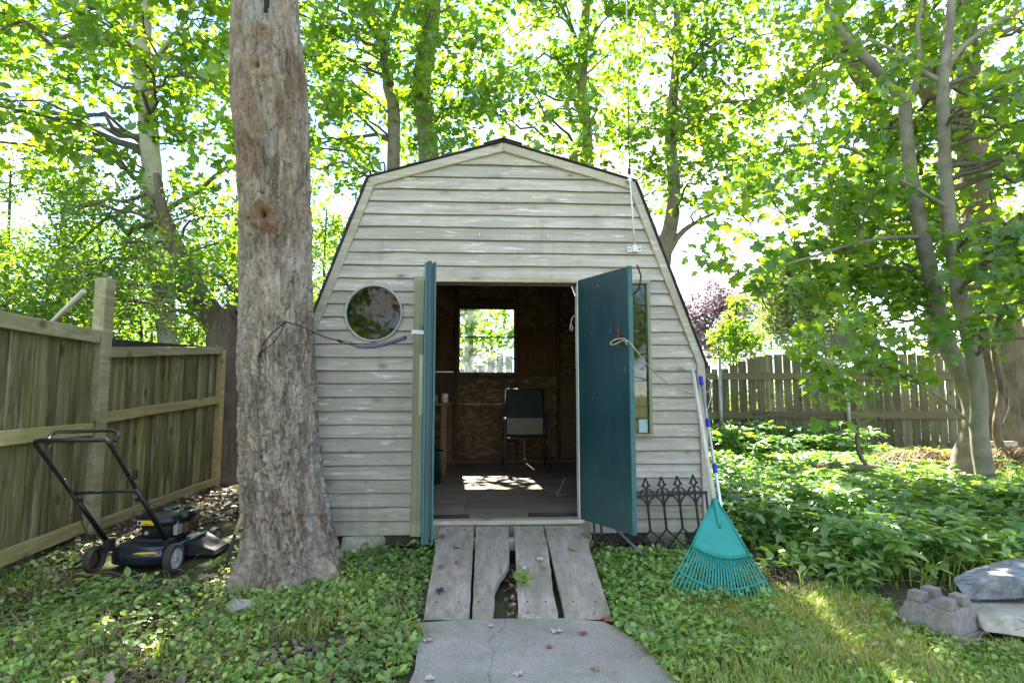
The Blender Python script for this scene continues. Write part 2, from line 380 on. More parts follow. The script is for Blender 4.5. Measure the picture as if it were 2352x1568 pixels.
MT['blue'] = plain('blue_grip', (0.015, 0.03, 0.42), 0.4, var=0.1)
MT['white'] = plain('white_plastic', (0.75, 0.74, 0.70), 0.5, var=0.1, dirt=(0.45, 0.42, 0.35))
MT['chalk'] = plain('chalky_frame_paint', (0.50, 0.50, 0.49), 0.7, var=0.2, dirt=(0.36, 0.36, 0.28))
MT['yellow'] = plain('yellow_sticker', (0.78, 0.52, 0.03), 0.45, var=0.08)
MT['print'] = plain('print_black', (0.02, 0.02, 0.02), 0.5)
MT['rope'] = plain('tan_rope', (0.42, 0.36, 0.26), 0.9, scale=120, bs=0.8)
MT['blackrope'] = plain('black_cord', (0.02, 0.02, 0.022), 0.8)
MT['hose'] = plain('grey_violet_hose', (0.13, 0.125, 0.19), 0.4)
MT['concrete'] = plain('grey_concrete', (0.25, 0.22, 0.20), 0.9, var=0.35, scale=40, bs=0.5, dirt=(0.17, 0.15, 0.12))
MT['slate'] = plain('blue_grey_slate', (0.24, 0.255, 0.275), 0.85, var=0.5, scale=16, bs=1.0, dirt=(0.13, 0.135, 0.12))
MT['limestone'] = plain('pale_stone', (0.42, 0.40, 0.33), 0.9, var=0.3, scale=14, bs=0.7, dirt=(0.22, 0.24, 0.12))
MT['chairdark'] = plain('charcoal_sling', (0.055, 0.06, 0.065), 0.8, scale=90)
MT['chairlight'] = plain('beige_sling', (0.34, 0.33, 0.24), 0.8, scale=90)
MT['chairframe'] = plain('grey_chair_frame', (0.06, 0.065, 0.075), 0.45, metal=0.2)
MT['bin'] = plain('dark_green_bin', (0.012, 0.05, 0.04), 0.45)
MT['paper'] = plain('faded_blue_notice', (0.38, 0.56, 0.62), 0.7, var=0.15, scale=30)
MT['roofing'] = plain('dark_felt', (0.05, 0.05, 0.055), 0.9)
MT['chestnutleaf'] = plain('dry_leaf_tan', (0.34, 0.21, 0.11), 0.8, scale=60)
MT['redleaf'] = plain('dry_leaf_red', (0.36, 0.09, 0.05), 0.7, scale=60)
MT['paleleaf'] = plain('dry_leaf_pale', (0.52, 0.47, 0.42), 0.8, scale=60)
MT['bark_big'] = bark('maple_bark', (0.085, 0.066, 0.052), (0.33, 0.27, 0.22), 26, 8, attr=True, bs=1.0)
MT['bark_pale'] = bark('pale_smooth_bark', (0.30, 0.27, 0.20), (0.44, 0.41, 0.32), 5, 3, moss=(0.28, 0.31, 0.18), bs=0.15)
MT['bark_stem'] = bark('soft_grey_bark', (0.11, 0.095, 0.072), (0.235, 0.21, 0.165), 5, 6, moss=(0.20, 0.21, 0.13), bs=0.3)
MT['bark_grey'] = bark('grey_green_bark', (0.10, 0.085, 0.065), (0.22, 0.195, 0.155), 8, 5, moss=(0.17, 0.18, 0.10), bs=0.25)
MT['bark_brown'] = bark('furrowed_brown_bark', (0.07, 0.048, 0.034), (0.20, 0.15, 0.115), 14, 2, bs=1.0)
MT['bark_dark'] = bark('dark_brown_bark', (0.06, 0.042, 0.032), (0.15, 0.11, 0.085), 12, 3, bs=0.8)  # dark brown bark colour
MT['twig'] = bark('twig_bark', (0.06, 0.05, 0.04), (0.14, 0.12, 0.09), 10, 10, bs=0.1)
MT['leaf_maple'] = leafmat('maple_leaf', (0.045, 0.110, 0.014), (0.085, 0.170, 0.016), (0.155, 0.235, 0.020))
MT['leaf_near'] = leafmat('near_maple_leaf', (0.060, 0.135, 0.028), (0.105, 0.195, 0.026), (0.18, 0.26, 0.022))
MT['leaf_fine'] = leafmat('fine_shrub_leaf', (0.045, 0.105, 0.014), (0.085, 0.170, 0.018), (0.14, 0.225, 0.025))
MT['leaf_conifer'] = leafmat('cedar_spray', (0.10, 0.16, 0.07), (0.15, 0.21, 0.08), (0.22, 0.27, 0.10), trans=0.4)
MT['leaf_purple'] = leafmat('purple_leaf', (0.19, 0.14, 0.16), (0.27, 0.20, 0.22), (0.36, 0.26, 0.25), tboost=(1.1, 1.0, 1.05))  # haze put into the leaf colour, pale and greyed
MT['ivy'] = leafmat('ground_ivy_leaf', (0.105, 0.200, 0.050), (0.205, 0.350, 0.085), (0.40, 0.50, 0.13), trans=0.3, gl=0.05)
MT['gout'] = leafmat('goutweed_leaf', (0.060, 0.140, 0.036), (0.130, 0.250, 0.060), (0.26, 0.37, 0.08), trans=0.35, gl=0.07)
MT['grass'] = leafmat('grass_blade', (0.14, 0.24, 0.035), (0.28, 0.40, 0.055), (0.48, 0.50, 0.14), trans=0.4, tboost=(1.8, 1.6, 0.8))
MT['litter'] = leafmat('dead_leaf', (0.07, 0.045, 0.03), (0.19, 0.125, 0.085), (0.44, 0.33, 0.25), trans=0.15, tboost=(1.3, 1.1, 0.8))
MT['straw'] = leafmat('dead_straw', (0.10, 0.06, 0.025), (0.23, 0.155, 0.055), (0.38, 0.32, 0.12), trans=0.3, tboost=(1.4, 1.2, 0.7))

def groundmat():
    m, n = M_('soil_and_moss')
    v = coords(n, (1, 1, 1), False)
    a = noise(n, v, 1.1, 6, 0.6); b = noise(n, v, 30, 5, 0.7)
    col = ramp(n, b, [(0.3, (0.045, 0.032, 0.022)), (0.7, (0.13, 0.10, 0.07))])
    col = mixc(n, ramp(n, a, [(0.4, 0.2), (0.65, 0.75)]), col, (0.055, 0.095, 0.025))
    sx = nd(n, 'ShaderNodeSeparateXYZ'); n.links.new(v, sx.inputs[0])
    mr = nd(n, 'ShaderNodeMapRange'); mr.inputs['From Min'].default_value = 1.2; mr.inputs['From Max'].default_value = -0.5; n.links.new(sx.outputs['Y'], mr.inputs['Value'])
    col = mixc(n, mr.outputs[0], col, (0.19, 0.23, 0.09))  # unseen lawn behind the camera, colour lightened to bounce light on the shed
    out(n, col, 0.95, b, 0.6, 0.02, spec=0.1); return m
MT['ground'] = groundmat()
def slabmat():
    m, n = M_('path_slab')
    v = coords(n, (1, 1, 1), False)
    a = noise(n, v, 2.2, 6, 0.65); b = noise(n, v, 140, 4, 0.7); c = noise(n, v, 60, 3, 0.5)
    col = ramp(n, a, [(0.3, (0.29, 0.275, 0.225)), (0.7, (0.47, 0.425, 0.36))])
    col = mixc(n, ramp(n, b, [(0.35, 0.6), (0.55, 0.0)]), col, (0.10, 0.10, 0.095))
    col = mixc(n, ramp(n, c, [(0.70, 0.0), (0.74, 0.9)]), col, (0.50, 0.48, 0.45))
    st = noise(n, v, 1.3, 5, 0.7, 1.0); col = mixc(n, ramp(n, st, [(0.50, 0.0), (0.66, 0.55)]), col, (0.20, 0.215, 0.15))
    s2 = noise(n, v, 5.5, 5, 0.7, 0.5); col = mixc(n, ramp(n, s2, [(0.56, 0.0), (0.70, 0.5)]), col, (0.22, 0.17, 0.13))
    dn = nd(n, 'ShaderNodeTexNoise', Scale=4.0, Detail=5); n.links.new(v, dn.inputs['Vector']); wv = mixc(n, 0.25, v, dn.outputs['Color'])
    vo = nd(n, 'ShaderNodeTexVoronoi', Scale=1.1, feature='DISTANCE_TO_EDGE'); n.links.new(wv, vo.inputs['Vector'])
    col = mixc(n, ramp(n, vo.outputs['Distance'], [(0.002, 0.4), (0.006, 0.0)]), col, (0.06, 0.055, 0.045))
    out(n, col, 0.9, b, 0.5, 0.004, spec=0.2); return m
MT['slab'] = slabmat()
def glass(name, tint=(0.9, 0.95, 0.95), dusty=0.06):
    m, n = M_(name)
    tr = nd(n, 'ShaderNodeBsdfTransparent'); tr.inputs['Color'].default_value = rgba(tint)
    go = nd(n, 'ShaderNodeBsdfGlossy', Roughness=0.03); lw = nd(n, 'ShaderNodeLayerWeight', Blend=0.5)
    pw = nd(n, 'ShaderNodeMath', operation='POWER'); pw.inputs[1].default_value = 4.0; n.links.new(lw.outputs['Facing'], pw.inputs[0])
    fr = nd(n, 'ShaderNodeMath', operation='MULTIPLY_ADD'); fr.inputs[1].default_value = 0.9; fr.inputs[2].default_value = 0.045; n.links.new(pw.outputs[0], fr.inputs[0])
    mx = nd(n, 'ShaderNodeMixShader'); n.links.new(fr.outputs[0], mx.inputs[0]); n.links.new(tr.outputs[0], mx.inputs[1]); n.links.new(go.outputs[0], mx.inputs[2])
    df = nd(n, 'ShaderNodeBsdfTranslucent'); df.inputs['Color'].default_value = (0.7, 0.75, 0.72, 1)
    d2 = nd(n, 'ShaderNodeBsdfDiffuse'); d2.inputs['Color'].default_value = (0.6, 0.62, 0.6, 1)
    m3 = nd(n, 'ShaderNodeMixShader', Fac=0.5); n.links.new(df.outputs[0], m3.inputs[1]); n.links.new(d2.outputs[0], m3.inputs[2])
    m2 = nd(n, 'ShaderNodeMixShader')
    g = noise(n, coords(n, (1, 1, 1), False), 7.0, 5, 0.6); rp = ramp(n, g, [(0.3, dusty*0.4), (0.75, dusty*1.8)]); n.links.new(rp, m2.inputs[0])
    n.links.new(mx.outputs[0], m2.inputs[1]); n.links.new(m3.outputs[0], m2.inputs[2])
    o = nd(n, 'ShaderNodeOutputMaterial'); n.links.new(m2.outputs[0], o.inputs['Surface']); return m
MT['glass'] = glass('dusty_glass', dusty=0.045)
MT['glass_clean'] = glass('clear_glass', dusty=0.006)
def netmat():
    m, n = M_('enclosure_net')
    tr = nd(n, 'ShaderNodeBsdfTransparent'); df = nd(n, 'ShaderNodeBsdfDiffuse'); df.inputs['Color'].default_value = (0.25, 0.25, 0.24, 1)
    mx = nd(n, 'ShaderNodeMixShader', Fac=0.33); n.links.new(tr.outputs[0], mx.inputs[1]); n.links.new(df.outputs[0], mx.inputs[2])
    o = nd(n, 'ShaderNodeOutputMaterial'); n.links.new(mx.outputs[0], o.inputs['Surface']); return m
MT['net'] = netmat()

# ------------------------------------------------------------------ ground and path
def axis(a, b, c0, c1, fine, n_out):
    mid = np.arange(c0, c1+1e-6, fine)
    lo = c0-(np.linspace(0, 1, n_out+1)[1:]**2.5)*(c0-a); hi = c1+(np.linspace(0, 1, n_out+1)[1:]**2.5)*(b-c1)
    return np.concatenate([lo[::-1], mid, hi])
gx = axis(-400, 400, -5, 7, 0.06, 24); gy = axis(-400, 700, 2.0, 11.0, 0.06, 24)
X, Y = np.meshgrid(gx, gy, indexing='xy')
Z = zg(X, Y); near = (X > -5) & (X < 7) & (Y > 2) & (Y < 11)
Z = Z+np.where(near, (fbm(X*14, Y*14, 9)-0.5)*0.025, 0)
V = np.stack([X, Y, Z], -1).reshape(-1, 3); ny, nx = X.shape
I = np.arange(nx*ny).reshape(ny, nx)
F = np.stack([I[:-1, :-1], I[:-1, 1:], I[1:, 1:], I[1:, :-1]], -1).reshape(-1, 4)
props(bigmesh('ground', V, F, MT['ground'], smooth=True), kind='structure')

pp = [(-0.53, 3.26), (-0.30, 3.30), (0.0, 3.31), (0.30, 3.31), (0.52, 3.27), (0.60, 3.17), (0.66, 3.02), (0.72, 2.85), (0.755, 2.6), (0.83, 2.2), (0.90, 1.5), (0.95, 0.5), (0.95, -3.0),
      (-0.70, -3.0), (-0.60, 1.2), (-0.52, 2.0), (-0.475, 2.5), (-0.445, 2.78), (-0.475, 2.93), (-0.50, 3.12)]
mb = MB(); n = len(pp)
def slz(x, y): return float(np.interp(y, GY, GZ))+0.022
top = [(x+rnd.uniform(-.01, .01), y+rnd.uniform(-.01, .01)) for x, y in pp]
tri = tessellate_polygon([[Vector((x, y, 0)) for x, y in top]])
mb.add([(x, y, slz(x, y)) for x, y in top]+[(x*1.01, y, slz(x, y)-0.09) for x, y in top],
       [tuple(t) for t in tri]+[(i, (i+1) % n, n+(i+1) % n, n+i) for i in range(n)])
props(mb.build('path', MT['slab']), kind='structure')

# ------------------------------------------------------------------ shed
shed = empty('shed', (OX, OY, 0), PSI, 'weathered clapboard garden shed with barn shaped roof and two open teal doors', 'shed')
SL = 3.6
def halfw(z):
    return float(np.interp(z, [0.0, 1.59, 3.04, 3.35], [1.60, 1.575, 1.05, 0.0]))
TRW = 0.055
CXW, CZW, RW = -1.0, 1.973, 0.218
def board(fa, fb, z0, z1, jit):
    zs = [z0, z0+.007]+[z0+(z1-z0)*t for t in (.3, .5, .7, 1.0)]; x0, x1 = fa(z0), fb(z0); k = max(2, int(abs(x1-x0)/0.2)); wv = [rnd.uniform(-.003, .003) for _ in range(k+1)]
    yv = [rnd.uniform(-.002, .0015) for _ in range(k+1)]; vs = []; n = len(zs); w_ = k+1
    for bk in (0, 1):
        for j, z in enumerate(zs):
            for i in range(w_):
                a, b = fa(z), fb(z); t = (z-z0)/(z1-z0); y = -.003-.021*(1-t)+yv[i]*(1-t)+jit*.001
                if bk: y += .011
                elif j == 0: y += .006
                vs.append((a+(b-a)*i/k, y, z+(wv[i] if j < 2 else 0)))
    F = []; H = n*w_
    for j in range(n-1):
        for i in range(k):
            a = j*w_+i; F += [(a, a+1, a+w_+1, a+w_), (H+a, H+a+w_, H+a+w_+1, H+a+1)]
    ring = [(0, i) for i in range(k)]+[(j, k) for j in range(n-1)]+[(n-1, k-i) for i in range(k)]+[(n-1-j, 0) for j in range(n-1)]
    ids = [j*w_+i for j, i in ring]
    for q in range(len(ids)): a, b = ids[q], ids[(q+1) % len(ids)]; F.append((b, a, H+a, H+b))
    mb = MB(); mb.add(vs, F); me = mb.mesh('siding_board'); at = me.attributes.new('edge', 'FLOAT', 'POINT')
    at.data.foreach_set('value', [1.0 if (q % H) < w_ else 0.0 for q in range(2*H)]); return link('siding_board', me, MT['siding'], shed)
row = 0.1026; z = 0.297; DL, DR, DT = -0.685, 0.60, 2.262
SWL, SWR, SWB, SWT = 0.90, 1.162, 1.018, 2.245
while z < 3.24:
    za, zb = z+rnd.uniform(-.002, .002), z+row+0.012
    lim = lambda q: -(halfw(q)-TRW); limr = lambda q: halfw(q)-TRW
    if zb > 3.30: zb = 3.30
    zm = (za+zb)/2; pieces = []
    def circ(sg):
        def f(q):
            d = RW**2-(q-CZW)**2
            return CXW+sg*(sqrt(d) if d > 0 else 0)
        return f
    if zm < DT:
        if abs(zm-CZW) < RW+0.03 and not (zb < CZW-RW or za > CZW+RW):
            pieces += [(None, None, lim, circ(-1)), (None, DL, circ(1), None)]
        else: pieces.append((None, DL, lim, None))
        if SWB < zm < SWT: pieces += [(DR, SWL-.0, None, None), (SWR, None, None, limr)]
        else: pieces.append((DR, None, None, limr))
    else: pieces.append((None, None, lim, limr))
    for (xa, xb, fa, fb) in pieces:
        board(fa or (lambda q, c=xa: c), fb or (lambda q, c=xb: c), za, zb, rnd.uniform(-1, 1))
    z += row

def strip(a, b, wd, y0, y1, name, mat, inward=True, parent=shed, ext=0.0):
    """board in the wall plane whose outer edge runs a->b (x,z), wd wide towards the inside"""
    a = Vector((a[0], 0, a[1])); b = Vector((b[0], 0, b[1])); d = (b-a).normalized(); nn = Vector((-d.z, 0, d.x))
    mid = (a+b)/2
    if nn.dot(Vector((0, 0, 1.4))-mid) < 0: nn = -nn
    ln = (b-a).length
    Mx = Matrix((( d.x, 0, nn.x, a.x), (0, 1, 0, 0), (d.z, 0, nn.z, a.z), (0, 0, 0, 1)))
    mb = MB(); mb.cbox(-ext, ln+ext, y0, y1, 0, wd, 0.004, Mx); return mb.build(name, mat, parent)
for s in (-1, 1):
    strip((s*1.60, 0.33), (s*1.583, 1.60), 0.062, -0.036, 0.012, 'corner_trim', MT['trimx'])
    strip((s*1.583, 1.592), (s*1.062, 3.038), 0.060, -0.038, 0.012, 'rake_trim', MT['trimx'])
    strip((s*1.062, 3.045), (s*0.003, 3.352), 0.068, -0.040, 0.012, 'rake_trim', MT['trimx'])
# roof
for s in (-1, 1):
    for (a, b) in (((s*1.602, 1.555), (s*1.067, 3.050)), ((s*1.067, 3.050), (0, 3.362))):
        d = Vector((b[0]-a[0], b[1]-a[1])).normalized(); nn = (-d.y, d.x) if s < 0 else (d.y, -d.x)
        if nn[1] < 0: nn = (-nn[0], -nn[1])
        mb = MB(); poly = [(a[0]-nn[0]*.012, a[1]-nn[1]*.012), (b[0]-nn[0]*.012, b[1]-nn[1]*.012), (b[0]+nn[0]*.002, b[1]+nn[1]*.002), (a[0]+nn[0]*.002, a[1]+nn[1]*.002)]
        mb.prism(poly, -0.028, SL+0.1); mb.build('roof_panel', MT['ceilwood'], shed)
        ln = (Vector(b)-Vector(a)).length; k = int(ln/0.14)
        for i in range(k):
            t0, t1 = i/k, min(1.0, (i+1.25)/k); o0 = 0.006+rnd.uniform(-.001, .003); o1 = 0.002
            q0 = (a[0]+(b[0]-a[0])*t0, a[1]+(b[1]-a[1])*t0); q1 = (a[0]+(b[0]-a[0])*t1, a[1]+(b[1]-a[1])*t1)
            poly = [(q0[0]+nn[0]*(o0-.006), q0[1]+nn[1]*(o0-.006)), (q1[0]+nn[0]*(o1-.001), q1[1]+nn[1]*(o1-.001)), (q1[0]+nn[0]*(o1+.004), q1[1]+nn[1]*(o1+.004)), (q0[0]+nn[0]*(o0+.004), q0[1]+nn[1]*(o0+.004))]
            mb = MB(); mb.prism(poly, -0.050-rnd.uniform(0, .012), SL+0.12); mb.build('shingle', MT['shingle'], shed)
mb = MB(); mb.prism([(-0.16, 3.332), (0.0, 3.380), (0.15, 3.336), (0.15, 3.330), (0.0, 3.373), (-0.16, 3.325)], -0.075, SL+.1); mb.build('ridge_cap', MT['shingle'], shed)
# front framing round the door
MB().cbox(-0.692, -0.612, -0.030, 0.012, 0.29, 2.265, .004).build('door_trim', MT['trimz'], shed)
MB().cbox(-0.612, -0.565, -0.012, 0.09, 0.36, 2.225, .004).build('door_jamb', MT['trimz'], shed)
MB().cbox(0.583, 0.604, -0.018, 0.09, 0.36, 2.225, .003).build('door_jamb', MT['white'], shed)
MB().cbox(-0.612, 0.604, -0.026, 0.06, 2.222, 2.262, .004).build('door_header', MT['header'], shed)
MB().cbox(-0.60, 0.62, -0.06, 0.10, 0.375, 0.408, .006).build('door_sill', MT['trimx'], shed)
MB().cbox(-0.60, 0.66, -0.035, 0.03, 0.27, 0.373, .006).build('rim_joist', MT['trimz'], shed)
for x0, x1 in ((0.60, 0.68), (-1.5, -1.3), (1.2, 1.4)):
    MB().cbox(x0, x1, -0.01, 0.35, 0.12, 0.292, .01).build('support_block', MT['trimz'], shed)
MB().cbox(-1.58, 1.58, 0.02, 0.10, 0.20, 0.30, .01).build('skid_beam', MT['ceilwood'], shed)
# back of the crawl space
MB().cbox(-1.56, 1.56, 1.2, 1.26, 0.05, 0.30, .01).build('crawl_space_wall', MT['ceilwood'], shed)
# inside floor planks (plywood sheets)
for (x0, x1, y0, y1) in ((-1.55, -0.30, .02, 1.20), (-0.297, 1.55, .02, 1.20), (-1.55, 0.6, 1.203, 2.4), (0.603, 1.55, 1.203, 2.4), (-1.55, -0.3, 2.403, SL), (-.297, 1.55, 2.403, SL)):
    MB().box(x0, x1, y0, y1, 0.385+rnd.uniform(-.001, .001), 0.410).build('floor_panel', MT['floor'], shed)
# side walls, back wall
for s in (-1, 1):
    mb = MB(); a, b = (1.555, 1.572) if s > 0 else (-1.572, -1.555); mb.box(a, b, 0.03, SL, 0.30, 1.60); mb.build('side_wall', MT['osb'], shed)
BWL, BWR, BWB, BWT = -0.509, 0.253, 1.654, 2.55
def gpoly(z0, z1, x0=None, x1=None):
    zs = [z0]+[q for q in (1.59, 3.04) if z0 < q < z1]+[z1]; pts = []
    for q in zs: pts.append((max(-halfw(q)+.02, x0) if x0 is not None else -halfw(q)+.02, q))
    for q in zs[::-1]: pts.append((min(halfw(q)-.02, x1) if x1 is not None else halfw(q)-.02, q))
    return pts
for args in ((0.30, 1.21, None, -0.61), (0.30, 1.21, -0.607, 0.40), (0.30, 1.21, 0.403, None), (1.213, BWB-.02, None, None), (BWB-.02, BWT+.02, None, BWL-.02), (BWB-.02, BWT+.02, BWR+.02, None), (BWT+.02, 3.34, None, None)):
    mb = MB(); mb.prism(gpoly(*args), SL, SL+0.012); mb.build('strand_board_panel', MT['osb'], shed)
for (x0, x1, y0, y1, z0, z1, nm, mt) in ((-0.585, -0.535, SL-.09, SL-.002, .41, 2.9, 'wall_stud', 'darkwood'), (0.275, 0.32, SL-.09, SL-.002, .41, 2.9, 'wall_stud', 'darkwood'), (-1.2, -1.155, SL-.09, SL-.002, .41, 2.5, 'wall_stud', 'darkwood'), (0.86, 0.905, SL-.09, SL-.002, .41, 2.8, 'wall_stud', 'darkwood'),
        (-1.5, -0.59, SL-.09, SL-.002, 1.18, 1.22, 'wall_nailer', 'darkwood'), (0.325, 0.855, SL-.09, SL-.002, 1.60, 1.645, 'wall_nailer', 'darkwood'), (-0.53, 0.27, SL-.085, SL-.002, 1.565, 1.61, 'wall_nailer', 'darkwood'), (-1.5, 1.5, SL-.12, SL-.002, .41, .455, 'bottom_plate', 'benchwood'), (-0.53, 0.27, SL-.085, SL-.002, 2.60, 2.66, 'wall_nailer', 'darkwood'),
        (0.91, 1.4, SL-.06, SL-.003, .46, 1.55, 'plywood_sheet', 'benchwood'), (0.33, 0.85, SL-.03, SL-.003, 1.66, 2.3, 'plywood_sheet', 'darkwood'), (-1.15, -0.6, SL-.03, SL-.003, 1.24, 2.3, 'plywood_sheet', 'darkwood')):
    MB().cbox(x0, x1, y0, y1, z0, z1, .003).build(nm, MT[mt], shed)
for yy in (0.9, 1.8, 2.7):
    for s in (-1, 1):
        MB().cbox((s*1.55 if s < 0 else 1.47), (-1.47 if s < 0 else 1.55), yy-.02, yy+.02, .41, 1.58, .003).build('side_stud', MT['darkwood'], shed)
        a = Vector((s*1.52, 1.58)); b = Vector((s*1.03, 3.0)); d = (b-a).normalized(); nn = Vector((-d.y, d.x))*(1 if s > 0 else -1)
        mb = MB(); mb.prism([tuple(a), tuple(b), tuple(b+nn*.07), tuple(a+nn*.07)], yy-.02, yy+.02); mb.build('rafter', MT['darkwood'], shed)
        a = Vector((s*1.03, 3.0)); b = Vector((0, 3.33)); mb = MB(); mb.prism([tuple(a), tuple(b), (b.x, b.y-.08), (a.x, a.y-.08)], yy-.02, yy+.02); mb.build('rafter', MT['darkwood'], shed)
# inner lining of front wall so no light leaks past the boards
for args in ((0.38, 1.75, None, -0.61), (2.2, 3.33, None, None), (1.75, 2.2, -0.78, -0.61), (1.75, 2.2, None, -1.22), (0.38, SWB, 0.604, None), (SWB, 2.2, 0.604, SWL), (SWB, 2.2, SWR, None)):
    mb = MB(); mb.prism(gpoly(*args), 0.008, 0.018); mb.build('front_lining', MT['ceilwood'], shed)

# windows
def rect_window(x0, x1, z0, z1, y, fw, mats, parent, glassm, bars=()):
    a = Vector((0, 0, 0)); mb = MB()
    fr = MB(); fr.cbox(x0-fw, x1+fw, y-.03, y+.03, z0-fw, z0, .004); fr.cbox(x0-fw, x1+fw, y-.03, y+.03, z1, z1+fw, .004)
    fr.cbox(x0-fw, x0, y-.028, y+.028, z0, z1, .004); fr.cbox(x1, x1+fw, y-.028, y+.028, z0, z1, .004)
    wn = fr.build('window', mats, parent)
    MB().box(x0, x1, y+.002, y+.006, z0, z1).build('pane', glassm, wn)
    for zz in bars: MB().cbox(x0, x1, y-.012, y+.012, zz-.009, zz+.009, .003).build('glazing_bar', mats, wn)
    return wn
rect_window(BWL, BWR, BWB, BWT, SL, 0.026, MT['chairframe'], shed, MT['glass'], (2.15,))
sw = rect_window(SWL+.03, SWR-.028, SWB+.028, SWT-.028, -0.012, 0.028, MT['trimz'], shed, MT['glass_clean'], ())
MB().box(1.055, 1.125, -0.016, -0.013, SWB+.035, 1.155).build('notice', MT['paper'], sw)
for k in range(5): MB().box(1.062, 1.112-rnd.uniform(0, .02), -0.0185, -0.0165, 1.06+k*.017, 1.065+k*.017).build('print_line', MT['white'], sw)
for zz in (1.25, 1.45, 1.66, 1.86, 2.05): MB().box(SWL+.03, SWR-.03, -0.0165, -0.0125, zz, zz+.006).build('glazing_bar', MT['iron'], sw)
mb = MB(); mb.lathe([(RW+.004, .008), (RW+.004, -.034), (RW-.003, -.038), (RW-.009, -.030), (RW-.009, .008)], (CXW, 0, CZW), 'y', 48, close=True)
rw = mb.build('round_window', MT['chalk'], shed)
mb = MB(); mb.lathe([(0.0001, -.010), (0.10, -.010), (RW-.009, -.010)], (CXW, 0, CZW), 'y', 48); mb.build('pane', MT['glass_clean'], rw)
mb = MB()
for i in range(9):
    a0, a1 = pi*(0.22+i*0.065), pi*(0.22+(i+1)*0.065)
    mb.add([(CXW+RW*1.0*cos(a0), -.036, CZW+RW*1.0*sin(a0)), (CXW+RW*1.0*cos(a1), -.036, CZW+RW*1.0*sin(a1)), (CXW+RW*1.045*cos(a1), -.024, CZW+RW*1.045*sin(a1)), (CXW+RW*1.045*cos(a0), -.024, CZW+RW*1.045*sin(a0)),
            (CXW+RW*1.0*cos(a0), .0, CZW+RW*1.0*sin(a0)), (CXW+RW*1.0*cos(a1), .0, CZW+RW*1.0*sin(a1)), (CXW+RW*1.045*cos(a1), .0, CZW+RW*1.045*sin(a1)), (CXW+RW*1.045*cos(a0), .0, CZW+RW*1.045*sin(a0))],
           [(0, 1, 2, 3), (4, 7, 6, 5), (3, 2, 6, 7), (0, 4, 5, 1), (0, 3, 7, 4), (1, 5, 6, 2)])
mb.build('drip_strip', MT['trimz'], rw)

# doors
def door(hx, ang, name, label, mirror):
    d = MB(); Wd = 0.575; H0, H1 = 0.411, 2.238
    sg = -1 if mirror else 1
    d.cbox(0, Wd, -0.016, 0.016, 0, H1-H0, .003)
    o = d.build(name, MT['teal'], shed); o.location = (hx, -0.03, H0); o.rotation_euler = (0, 0, ang); o['label'] = label
    return o, H1-H0, Wd
# right door: swung out and back
dirR = W(0.60, 0, 0); endR = Vector((0.845, 3.885, 0)); angR = math.atan2(endR.y-dirR.y, endR.x-dirR.x)-PSI
dr, DH, Wd = door(0.60, angR, 'door', 'right hand teal door with rope tied to its hasp', False)
e = MB(); e.cbox(Wd+.0006, Wd+.012, -0.020, 0.020, -0.004, DH+.004, .003); e.build('edge_strip', MT['tealedge'], dr)
e = MB(); e.cbox(-.008, -.0006, -0.018, 0.018, 0.0, DH, .002); e.build('hinge_edge', MT['white'], dr)
h = MB(); h.cbox(Wd-.115, Wd-.085, -0.028, -0.0165, 1.26, 1.43, .003); hs = h.build('hasp', MT['rust'], dr)
h = MB(); h.tube([(Wd-.10+.022*cos(a), -.030-.012*abs(sin(a)), 1.35+.035*sin(a)) for a in np.linspace(-pi/2, pi*1.5, 17)], .005, 6); h.build('staple', MT['rust'], hs)
h = MB(); h.cbox(Wd-.06, Wd-.02, 0.020, 0.026, 1.60, 1.66, .002)
h.tube([(Wd-.02, .03, 1.62), (Wd+.05, .04, 1.66), (Wd+.075, .04, 1.75), (Wd+.05, .03, 1.83)], .006, 6); h.build('handle', MT['iron'], dr)
for zz in (0.2, 1.62):
    h = MB(); h.cbox(0.0, .10, .0165, .024, zz, zz+.05, .002); h.tube([(-.005, .02, zz-.01), (-.005, .02, zz+.06)], .008, 8); h.build('hinge', MT['rust'], dr)
endL = P(980, 900, 3.85); pL = W(-0.61, 0, 0); angL = math.atan2(endL.y-pL.y, endL.x-pL.x)-PSI
dl, DH, Wd = door(-0.585, angL, 'door', 'left hand teal door standing edge on', True)
e = MB(); e.cbox(Wd+.0006, Wd+.010, -0.030, 0.001, -0.03, DH+.01, .003); e.build('edge_strip', MT['teal'], dl)
e = MB(); e.cbox(Wd-.03, Wd+.012, 0.0165, 0.030, -0.03, DH+.006, .003); e.build('edge_batten', MT['tealedge'], dl)
e = MB(); e.cbox(Wd-.008, Wd+.012, -0.046, -0.0305, -0.03, DH, .002); e.build('edge_batten', MT['tealedge'], dl)
h = MB(); h.cbox(Wd-.03, Wd+.004, -0.13, -0.047, 1.335, 1.365, .002); h.build('latch', MT['metal'], dl)
h = MB(); h.cbox(Wd-.03, Wd-.005, -0.075, -0.047, 0.80, 1.20, .002); h.build('repair_strip', MT['trimz'], dl)

# ------------------------------------------------------------------ things in the shed
def wpt(x, y, z): return W(x, y, z)
